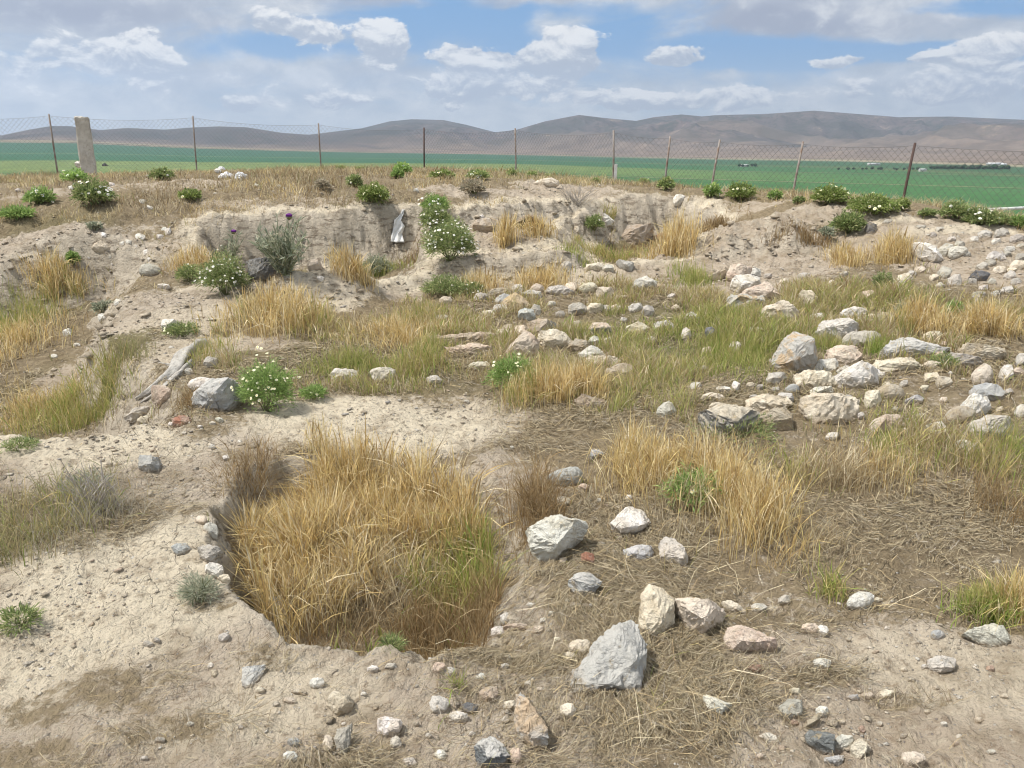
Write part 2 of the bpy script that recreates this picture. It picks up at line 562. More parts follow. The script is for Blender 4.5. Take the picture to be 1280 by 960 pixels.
PALE = [(480, 524, 170, 38, 1), (420, 560, 90, 12, .6), (150, 700, 150, 70, 1), (80, 780, 180, 70, .9), (90, 550, 150, 26, 1), (350, 880, 130, 50, .6), (220, 420, 90, 40, .5), (1200, 840, 140, 60, .5), (430, 268, 130, 4, 1), (230, 355, 60, 14, .7), (160, 335, 50, 8, .9), (400, 360, 50, 12, .8), (520, 355, 40, 6, 1), (1100, 276, 60, 5, 1), (1200, 288, 80, 5, .8), (700, 340, 90, 12, .5)]
PALE = [ell(u, v, a, b) + (s,) for u, v, a, b, s in PALE]
SPOTS = [(110, 860, 90, 30, .6), (300, 830, 60, 22, .5), (220, 905, 90, 26, .6), (60, 930, 90, 30, .6), (250, 760, 60, 18, .45), (60, 650, 120, 45, .8), (870, 830, 95, 65, 1), (830, 900, 90, 60, .9),
         (640, 810, 60, 30, .5), (1030, 845, 60, 22, .7), (1120, 885, 60, 14, .6), (450, 700, 150, 95, 1), (330, 720, 30, 50, .8), (760, 740, 70, 60, .7), (760, 860, 50, 60, .6), (560, 800, 80, 22, .9), (880, 280, 60, 20, .7), (100, 590, 40, 12, .4), (455, 326, 85, 24, .9), (285, 308, 50, 20, .85), (70, 425, 60, 40, .8), (120, 480, 70, 30, .8), (150, 352, 40, 16, .6), (780, 312, 70, 16, .85), (880, 285, 50, 12, .8)]
SPOTS = [ell(u, v, a, b) + (s,) for u, v, a, b, s in SPOTS]
GREENISH = [(850, 430, 130, 60, 1), (450, 450, 180, 40, .6), (770, 310, 80, 22, .7), (100, 490, 110, 50, .8), (30, 380, 60, 60, .8), (1060, 380, 140, 30, .6), (470, 320, 70, 30, .7), (350, 322, 60, 20, .6), (820, 480, 160, 40, .6), (1150, 520, 120, 40, .3)]
GREENISH = [ell(u, v, a, b) + (s,) for u, v, a, b, s in GREENISH]


def litter_mask(x, y):
    bare = ellmask(x, y, BARE)
    spot = ellmask(x, y, SPOTS, .5)
    d = np.hypot(x, y)
    base = np.clip(.86 + .25 * fbm(x * .8, y * .8, 3, 77), 0, 1)
    return np.clip(np.maximum(base * (1 - bare), spot), 0, 1)


# ---------------------------------------------------------------- ground sheet of the mound
ang_f = np.radians(np.linspace(-37.5, 37.5, 860))
ang_s = np.radians(np.concatenate([-np.geomspace(180, 38, 46)[:], [] ]))
ang = np.concatenate([ang_s, ang_f, -ang_s[::-1]])
rad = np.concatenate([np.geomspace(.5, 1.5, 40, endpoint=False), np.geomspace(1.5, 16, 640, endpoint=False), np.geomspace(16, 34, 90, endpoint=False), np.geomspace(34, 260, 40)])
AA, RR = np.meshgrid(ang, rad)
GX = RR * np.sin(AA); GY = RR * np.cos(AA)
GZ = height(GX, GY)
na, nr = len(ang), len(rad)
idx = np.arange(na * nr).reshape(nr, na)
quads = np.stack([idx[:-1, :-1], idx[:-1, 1:], idx[1:, 1:], idx[1:, :-1]], -1).reshape(-1, 4)[:, ::-1]
V = np.stack([GX, GY, GZ], -1).reshape(-1, 3)
ctr = np.array([[0, 0, hz(0, 0)]])
nv = len(V)
fan = np.stack([np.full(na - 1, nv), idx[0, :-1], idx[0, 1:]], -1)[:, ::-1]
g_obj = new_mesh_obj('ground', np.concatenate([V, ctr]), [quads, fan], M_GROUND, smooth=True)
tag(g_obj, 'dry mound of pale soil with trenches, litter and bare patches', None, None, 'structure')
e = .05
xs, ys = V[:, 0], V[:, 1]
sl = np.hypot((height(xs + e, ys, False) - height(xs - e, ys, False)) / (2 * e), (height(xs, ys + e, False) - height(xs, ys - e, False)) / (2 * e))
steep = sstep(.42, .85, sl)
lit = litter_mask(xs, ys)
far = sstep(18, 24, ys - 0) * 0
lit = lit * (1 - steep * .85)
grn = ellmask(xs, ys, GREENISH, .5)
rimpale = np.zeros(len(xs))
for nm_, poly_, *_r in CUTS[2:]:
    lo_ = np.array(poly_).min(0) - 1; hi_ = np.array(poly_).max(0) + 1
    m_ = (xs > lo_[0]) & (xs < hi_[0]) & (ys > lo_[1]) & (ys < hi_[1])
    s_ = sd_poly(xs[m_] + .12 * fbm(xs[m_] * 3, ys[m_] * 3, 3, 61), ys[m_], poly_)
    rimpale[m_] = np.maximum(rimpale[m_], sstep(.34, .12, s_) * sstep(-.10, .0, s_))
lit = lit * (1 - rimpale * .9)
# beyond the crest the flank of the mound carries a thin pale green sward
bey = sstep(1.5, 8, ys - crest_y(xs))
grn = np.maximum(grn, bey)
for nme, ar in (('litter', lit), ('steep', steep), ('pale', np.maximum(ellmask(xs, ys, PALE), rimpale)), ('green', grn)):
    set_attr(g_obj, nme, np.concatenate([ar, [0.0]]))


def slope_at(x, y):
    return np.hypot((height(x + e, y, False) - height(x - e, y, False)) / (2 * e), (height(x, y + e, False) - height(x, y - e, False)) / (2 * e))


# ---------------------------------------------------------------- the plain, its fields and the hills
ZP = -35.0
EDGE_U = np.array([-400, 0, 100, 250, 400, 640, 850, 1050, 1280, 1700])
EDGE_V = np.array([176, 177, 178, 185, 189, 193, 197, 199, 205, 210])
EDGE_D = np.array([2600, 2600, 2600, 2600, 2600, 2600, 2080, 1860, 1420, 1300])


def az_u(az):
    return 640 + F_PX / CP * np.tan(np.clip(az, -1.2, 1.2))


def elev_of_v(u, v):
    d = ray(u, v)
    return d[..., 2] / np.hypot(d[..., 0], d[..., 1])


def edge(az):
    u = az_u(az)
    d = np.interp(u, EDGE_U, EDGE_D)
    z = CAM[2] + d * elev_of_v(u, np.interp(u, EDGE_U, EDGE_V))
    return d, z


def plain_z(az, d):
    de, ze = edge(az)
    k = np.clip((d - .25 * de) / (.75 * de), 0, 1.4)
    return ZP + (ze - ZP) * k ** 1.6


azs = np.radians(np.linspace(-50, 50, 240))
ds = np.concatenate([np.linspace(0, 60, 4), np.geomspace(90, 1200, 60), np.linspace(1230, 2700, 80)])
A2, D2 = np.meshgrid(azs, ds)
de2, _ = edge(A2)
D2s = D2 / 2600.0 * np.where(D2 > 0, np.maximum(de2 * 1.02, 1), 1)
Z2 = plain_z(A2, D2s)
V2 = np.stack([D2s * np.sin(A2), D2s * np.cos(A2) - 30, Z2], -1).reshape(-1, 3)
i2 = np.arange(A2.size).reshape(A2.shape)
q2 = np.stack([i2[:-1, :-1], i2[:-1, 1:], i2[1:, 1:], i2[1:, :-1]], -1).reshape(-1, 4)[:, ::-1]


def mat_field():
    m, t, b = material('field_crop', .9, .1)
    p = t.geo()
    sx = t.node('ShaderNodeSeparateXYZ'); t.put(sx.inputs[0], p)
    n = t.noise(p, .004, 4, .6)
    n2 = t.noise(p, .05, 4, .6)
    n3 = t.noise(p, .9, 3, .6)
    f = t.attr('band')                         # row of the field pattern, measured along the plain
    f = t.m('ADD', f, t.m('MULTIPLY', t.m('SUBTRACT', n, .5), .035))
    w = t.attr('west')
    east = t.ramp(f, [(0, (.055, .135, .040)), (.30, (.052, .142, .042)), (.47, (.054, .148, .044)), (.50, (.066, .162, .052)), (.68, (.050, .130, .048)), (.72, (.10, .135, .058)), (.77, (.048, .110, .052)), (.90, (.052, .108, .058)), (.945, (.36, .30, .21)), (1, (.30, .24, .17))])
    west = t.ramp(f, [(0, (.040, .120, .032)), (.42, (.045, .135, .036)), (.455, (.165, .215, .062)), (.575, (.165, .215, .065)), (.595, (.032, .115, .050)), (.705, (.036, .12, .058)), (.715, (.12, .18, .085)), (.730, (.034, .115, .062)), (.80, (.040, .118, .066)), (.965, (.042, .118, .066)), (.985, (.28, .23, .16))])
    c = t.mix(w, east, west)
    c = t.mix(t.m('MULTIPLY', t.rng(n2, .4, .65), .4), c, (.04, .09, .035))
    c = t.mix(t.m('MULTIPLY', t.rng(n3, .5, .75), .2), c, (.09, .15, .06))
    tr = t.attr('track')
    c = t.mix(t.m('MULTIPLY', tr, .75), c, (.30, .27, .17))
    t.put(b.inputs['Base Color'], c)
    return m


f_obj = new_mesh_obj('field', V2, q2, mat_field(), smooth=True)
tag(f_obj, 'wide flat plain of green crop fields in strips', None, None, 'structure')
band = (D2s / np.maximum(de2, 1)).ravel()
set_attr(f_obj, 'band', band)
uu2 = az_u(A2).ravel()
set_attr(f_obj, 'west', sstep(1150, 560, uu2 + 0 * band))
set_attr(f_obj, 'track', np.zeros(band.size))

# farm tracks: thin sheets lying on the plain


def track(u0, v0, u1, v1, w, name, mat):
    pts = []
    for k in np.linspace(0, 1, 60):
        u = u0 + (u1 - u0) * k; v = v0 + (v1 - v0) * k
        d = ray(u, v); az = math.atan2(d[0], d[1])
        lo, hi = 60.0, 2600.0
        for _ in range(40):
            mid = (lo + hi) / 2
            X = mid * math.sin(az); Y = mid * math.cos(az)
            zp = float(plain_z(np.array([math.atan2(X, Y + 30)]), np.array([math.hypot(X, Y + 30)]))[0])
            if CAM[2] + d[2] / math.hypot(d[0], d[1]) * mid > zp: lo = mid
            else: hi = mid
        pts.append((lo * math.sin(az), lo * math.cos(az), zp))
    pts = np.array(pts)
    t = np.gradient(pts[:, :2], axis=0); t /= np.linalg.norm(t, axis=1)[:, None]
    nrm = np.stack([-t[:, 1], t[:, 0], np.zeros(len(t))], 1)
    V_ = np.concatenate([pts + nrm * w / 2, pts - nrm * w / 2]) + np.array([0, 0, .25])
    n = len(pts); i = np.arange(n - 1)
    o = new_mesh_obj(name, V_, np.stack([i, i + 1, i + 1 + n, i + n], 1), mat)
    tag(o, None, None, None, 'structure')
    return o


M_TRACK = mat_plain('track_earth', (.21, .22, .12), (.16, .19, .10), .1, .95, .1, 0)
track(700, 219, 1500, 242, 11.0, 'track', M_TRACK)
track(860, 213.5, 1400, 222, 10.0, 'track', M_TRACK)

# hills: one range of ridges, heights measured along the skyline
RIDGE_L = np.array([(-500, 176), (-200, 172), (0, 170), (40, 162), (67, 157.6), (90, 157.6), (128, 162.6), (161, 160), (208, 162), (240, 159.5), (275, 158), (309, 159), (353, 166), (396, 169), (470, 176), (560, 186), (700, 192)], float)
RIDGE_M = np.array([(240, 186), (330, 175), (400, 166.8), (453, 160.4), (488, 151.6), (516, 149), (555, 150), (583, 156), (618, 165), (650, 172), (720, 182), (800, 192)], float)
RIDGE_R = np.array([(540, 186), (590, 174), (618, 166), (646, 162), (681, 151.6), (723, 143.6), (759, 148), (794, 151), (815, 146.5), (850, 143.0), (880, 146), (930, 158), (1000, 176), (1100, 192)], float)
RIDGE_F = np.array([(700, 180), (780, 160), (830, 150), (890, 144.0), (953, 142.4), (1013, 138.3), (1059, 141.8), (1118, 146.4), (1182, 145.7), (1234, 148), (1280, 150), (1400, 152), (1700, 160)], float)


def mat_hill():
    m, t, b = material('hill_slope', .95, .05)
    p = t.geo()
    n1 = t.noise(p, .0022, 5, .6)
    n2 = t.noise(p, .009, 6, .7)
    n3 = t.noise(p, .045, 4, .7)
    lowf = t.attr('low')
    c = t.mix(t.rng(n1, .35, .65), (.135, .110, .104), (.082, .080, .078))
    c = t.mix(t.rng(n2, .48, .62), c, (.075, .075, .065))
    c = t.mix(t.m('MULTIPLY', t.rng(n2, .42, .30), .8), c, (.30, .24, .185))
    c = t.mix(t.m('MULTIPLY', t.rng(n3, .52, .60), .75), c, (.055, .062, .05))
    c = t.mix(t.m('MULTIPLY', lowf, .9), c, t.mix(t.rng(n2, .4, .6), (.235, .185, .145), (.165, .13, .105)))
    t.put(b.inputs['Base Color'], c)
    return m


M_HILL = mat_hill()


def hill(ridge, dist, u0, u1, name, seed, rough):
    n_a, n_d = 520, 150
    uu = np.linspace(u0, u1, n_a)
    az = np.arctan((uu - 640) * CP / F_PX)
    de, ze = edge(az)
    rv = np.interp(uu, ridge[:, 0], ridge[:, 1])
    k = np.linspace(0, 1, n_d)
    A, K = np.meshgrid(az, k)
    d0 = de * .985
    Dm = d0[None, :] + (dist * 1.35 - d0[None, :]) * K ** 1.25
    zr = CAM[2] + dist * elev_of_v(uu, rv)
    ztop = zr[None, :] + 0 * K
    zb = ze[None, :]
    s = np.clip((Dm - d0[None, :]) / (dist - d0[None, :]), 0, 1)
    prof = .18 * s + .82 * sstep(.05, 1.0, s) ** 1.25
    X = Dm * np.sin(A); Y = Dm * np.cos(A)
    g = fbm(X * .0011, Y * .0011, 5, seed)
    gul = np.abs(fbm(X * .0030 + g, Y * .0016, 4, seed + 5))
    hgt = (ztop - zb)
    amp = np.clip(prof * (1 - prof) * 4, 0, 1)
    Z = zb + hgt * prof + rough * hgt.clip(20) * amp * (g * .35 - (gul - .25) * .55)
    back = np.clip((Dm - dist) / (dist * .35), 0, 1)
    Z = Z - back ** 1.5 * (hgt * .9 + 60) + rough * 14 * fbm(X * .004, Y * .004, 4, seed + 9) * np.clip(prof * 1.5, 0, 1) * (.15 + .85 * amp)
    cap = CAM[2] + Dm * elev_of_v(uu, rv)[None, :]
    Z = np.where(s < 1, np.minimum(Z, cap - 6 * (1 - s)), Z)
    V_ = np.stack([X, Y, Z], -1).reshape(-1, 3)
    i = np.arange(A.size).reshape(A.shape)
    q = np.stack([i[:-1, :-1], i[:-1, 1:], i[1:, 1:], i[1:, :-1]], -1).reshape(-1, 4)[:, ::-1]
    o = new_mesh_obj(name, V_, q, M_HILL, smooth=True)
    set_attr(o, 'low', (1 - sstep(.02, .34, prof)).ravel())
    tag(o, None, None, None, 'structure')
    return o


hill(RIDGE_L, 4300, -450, 640, 'hills', 3, .7)
hill(RIDGE_M, 5000, 250, 790, 'hills', 13, .8)
hill(RIDGE_R, 5200, 545, 1090, 'hills', 23, 1.1)
hill(RIDGE_F, 6400, 705, 1650, 'hills', 33, 1.35)

# ---------------------------------------------------------------- air
hz_box = bpy.data.meshes.new('haze')
bm = bmesh.new()
bmesh.ops.create_cube(bm, size=1)
for v in bm.verts:
    v.co.x *= 17800; v.co.y *= 17800; v.co.z = -420 if v.co.z < 0 else 700
bm.to_mesh(hz_box); bm.free()
haze = bpy.data.objects.new('haze', hz_box)
COL.objects.link(haze)
tag(haze, 'thin pale air haze over the plain', None, None, 'stuff')
mh = bpy.data.materials.new('haze_air'); mh.use_nodes = True
nt = mh.node_tree; nt.nodes.clear()
pv = nt.nodes.new('ShaderNodeVolumePrincipled')
pv.inputs['Color'].default_value = (.64, .78, 1.0, 1)
pv.inputs['Density'].default_value = 1.15e-4
pv.inputs['Anisotropy'].default_value = .2
mo = nt.nodes.new('ShaderNodeOutputMaterial')
nt.links.new(pv.outputs[0], mo.inputs['Volume'])
hz_box.materials.append(mh)

# ---------------------------------------------------------------- sky, sun
SUN_AZ, SUN_EL = R_(-98), R_(60)          # azimuth from +Y towards +X
sd_ = Vector((math.sin(SUN_AZ) * math.cos(SUN_EL), math.cos(SUN_AZ) * math.cos(SUN_EL), math.sin(SUN_EL)))
sl_ = bpy.data.lights.new('sun', 'SUN')
sl_.energy = 4.8
sl_.angle = R_(5)
sl_.color = (1.0, .955, .885)
so = bpy.data.objects.new('sun', sl_)
COL.objects.link(so)
so.rotation_euler = sd_.to_track_quat('Z', 'Y').to_euler()

W = bpy.data.worlds.new('World'); SC.world = W
W.use_nodes = True
T = NT(W.node_tree)
bg = T.n['Background']
sky = T.node('ShaderNodeTexSky', sky_type='NISHITA')
sky.sun_disc = False
sky.sun_elevation = SUN_EL
sky.sun_rotation = SUN_AZ
sky.altitude = 1000; sky.air_density = 1.0; sky.dust_density = .6; sky.ozone_density = 1.6
tc = T.node('ShaderNodeTexCoord')
D = tc.outputs['Generated']
sx = T.node('ShaderNodeSeparateXYZ'); T.put(sx.inputs[0], D)
AZ = T.m('ARCTAN2', sx.outputs[0], sx.outputs[1])
EL = T.m('ARCSINE', sx.outputs[2])


def uv2ang(u, v):
    d = ray(u, v)
    return math.atan2(d[0], d[1]), math.atan2(d[2], math.hypot(d[0], d[1]))


def sky_xy(fx, fy, ox=0, dy=0.0):
    c = T.node('ShaderNodeCombineXYZ')
    T.put(c.inputs[0], T.m('ADD', T.m('MULTIPLY', AZ, fx), ox))
    T.put(c.inputs[1], T.m('MULTIPLY', T.m('ADD', EL, dy), fy))
    return c.outputs[0]


wn = T.noise(sky_xy(16, 24, 3), 1.0, 4, .6, 0, 1)
wsep = T.node('ShaderNodeSeparateXYZ'); T.put(wsep.inputs[0], wn)
WA = T.m('MULTIPLY', T.m('SUBTRACT', wsep.outputs[0], .5), .060)
WE = T.m('MULTIPLY', T.m('SUBTRACT', wsep.outputs[1], .5), .030)
AZw = T.m('ADD', AZ, WA); ELw = T.m('ADD', EL, WE)


def blobs(lst):
    """soft lobes at the sky directions of the clouds; returns the sum and the sum weighted by height within each"""
    tot = None; tv = None
    for (u, v, ru, rv, s) in lst:
        a, el_ = uv2ang(u, v)
        ra = ru * .00098; re = rv * .00098
        dx = T.m('DIVIDE', T.m('SUBTRACT', AZw, a), ra)
        dy = T.m('DIVIDE', T.m('SUBTRACT', ELw, el_), re)
        q = T.m('ADD', T.m('MULTIPLY', dx, dx), T.m('MULTIPLY', dy, dy))
        g = T.m('MULTIPLY', T.m('POWER', 2.718, T.m('MULTIPLY', q, -1.15)), s)
        gv = T.m('MULTIPLY', g, dy)
        tot = g if tot is None else T.m('ADD', tot, g)
        tv = gv if tv is None else T.m('ADD', tv, gv)
    return tot, tv


GAPS = [(560, 20, 90, 32, 1), (300, 42, 70, 14, .8), (360, 62, 110, 12, .7), (880, 58, 90, 30, 1.1), (760, 52, 50, 30, .7), (640, 50, 40, 40, .7), (1110, 66, 130, 12, 1.0), (1000, 60, 80, 20, .7), (1190, 12, 90, 8, .7), (700, 12, 110, 10, .4), (440, 12, 60, 20, .4), (930, 78, 60, 10, .5)]
CUM = [(712, 60, 44, 30, 1.25), (690, 78, 40, 14, .6), (592, 76, 40, 20, 1.0), (482, 50, 46, 30, 1.2), (560, 60, 20, 12, .5), (850, 68, 36, 12, 1.15), (800, 125, 66, 12, 1.35), (1052, 76, 34, 8, .9), (1165, 73, 22, 6, .9), (335, 22, 26, 16, .8), (385, 40, 45, 20, .8), (562, 133, 12, 6, .8),
       (185, 72, 46, 28, .85), (160, 60, 30, 20, .5), (290, 132, 30, 9, .95), (420, 128, 60, 13, .9), (575, 118, 46, 12, .8), (60, 55, 60, 22, .5), (930, 110, 40, 18, .55), (1075, 110, 24, 14, .5), (1240, 90, 80, 40, .7), (660, 120, 60, 16, .4), (330, 100, 120, 30, .36), (120, 120, 120, 26, .34), (560, 105, 80, 20, .42), (960, 125, 110, 22, .38), (1160, 118, 90, 20, .4), (720, 105, 90, 18, .36), (30, 80, 70, 20, .42), (1220, 55, 90, 16, .42), (640, 85, 40, 20, .5)]
DARK = [(960, 28, 110, 32, 1.0), (100, 14, 170, 26, .9), (470, 5, 90, 14, .6), (1150, 30, 130, 20, .35), (250, 95, 70, 22, .3), (480, 85, 60, 14, .35), (1200, 108, 60, 8, .45), (620, 2, 120, 10, .6)]
gap, _ = blobs(GAPS)
cum, cumv = blobs(CUM)
drk, _ = blobs(DARK)
nA = T.noise(sky_xy(5, 17, 1.3), 1.0, 7, .58, .4)
nB = T.noise(sky_xy(19, 32, 7.7), 1.0, 9, .62, .3)
nB2 = T.noise(sky_xy(19, 32, 7.7, .006), 1.0, 9, .62, .3)
nC = T.noise(sky_xy(60, 110, 2.2), 1.0, 5, .6)
# broad veil of cloud, opened by the blue gaps
veil = T.m('ADD', T.m('MULTIPLY', T.m('SUBTRACT', nA, .5), 2.7), .80)
veil = T.m('SUBTRACT', veil, T.m('MULTIPLY', gap, 1.1))
veil = T.m('ADD', veil, T.m('MULTIPLY', drk, .7))
low = T.rng(EL, .060, .012)
veil = T.rng(T.m('ADD', veil, T.m('MULTIPLY', low, .35)), .05, .95)
# heaped clouds
cd = T.m('ADD', cum, T.m('MULTIPLY', T.m('SUBTRACT', nB, .5), 1.7))
cm = T.rng(cd, .44, .62)
dif = T.m('SUBTRACT', nB, nB2)
lit_ = T.m('ADD', T.m('MULTIPLY', cumv, 1.15), T.m('MULTIPLY', dif, 5.5))
lit_ = T.m('ADD', lit_, T.m('MULTIPLY', T.m('SUBTRACT', nC, .5), .35))
lit_ = T.rng(lit_, -.55, .75)
blue = T.mix(.75, T.vm('SCALE', sky.outputs[0], scale=.085), (.115, .365, .74))
blue = T.mix(T.rng(EL, .11, .0), blue, (.42, .58, .70))
vb = T.m('ADD', T.m('MULTIPLY', T.m('SUBTRACT', nB, .5), .9), T.m('MULTIPLY', T.m('SUBTRACT', nA, .5), .5))
vcol = T.mix(T.rng(vb, -.20, .26), (.42, .485, .565), (.83, .835, .835))
vcol = T.mix(T.m('MULTIPLY', T.m('MULTIPLY', drk, 1.15, clamp=True), T.rng(nB, .82, .46)), vcol, (.335, .365, .46))
vcol = T.mix(T.m('MULTIPLY', low, .55), vcol, (.66, .72, .76))
ccol = T.mix(lit_, (.44, .485, .565), (1.02, 1.0, .965))
ccol = T.mix(T.m('MULTIPLY', low, .10), ccol, (.62, .67, .70))
sk = T.mix(veil, blue, vcol)
sk = T.mix(T.m('MULTIPLY', cm, .93), sk, ccol)
# overhead and behind: bright even cloud
hi_ = T.rng(EL, .18, .55)
sk = T.mix(hi_, sk, T.mix(T.rng(nA, .42, .60), (.56, .62, .70), (.80, .79, .77)))
T.put(bg.inputs['Color'], sk)
bg.inputs['Strength'].default_value = 1.0
SC.view_settings.view_transform = 'Standard'
SC.view_settings.look = 'None'
SC.view_settings.exposure = 0.12
SC.view_settings.gamma = 1.0
SC.cycles.max_bounces = 5
SC.cycles.use_adaptive_sampling = True
SC.cycles.adaptive_threshold = .02
SC.cycles.filter_width = 1.05
SC.cycles.diffuse_bounces = 3
SC.cycles.volume_bounces = 0
SC.cycles.transparent_max_bounces = 4

# ---------------------------------------------------------------- stones
TONES = {'W': ((.80, .76, .69), (.68, .62, .52)), 'C': ((.74, .66, .53), (.63, .54, .41)), 'P': ((.66, .56, .45), (.585, .46, .36)), 'G': ((.60, .565, .505), (.70, .645, .56)),
         'B': ((.46, .46, .45), (.58, .565, .53)), 'D': ((.155, .160, .165), (.23, .23, .225)), 'T': ((.45, .365, .265), (.52, .45, .36)), 'R': ((.42, .21, .14), (.50, .36, .28)),
         'O': ((.54, .52, .475), (.60, .46, .31)), 'S': ((.54, .495, .425), (.43, .395, .34)), 'K': ((.15, .145, .135), (.26, .25, .23))}
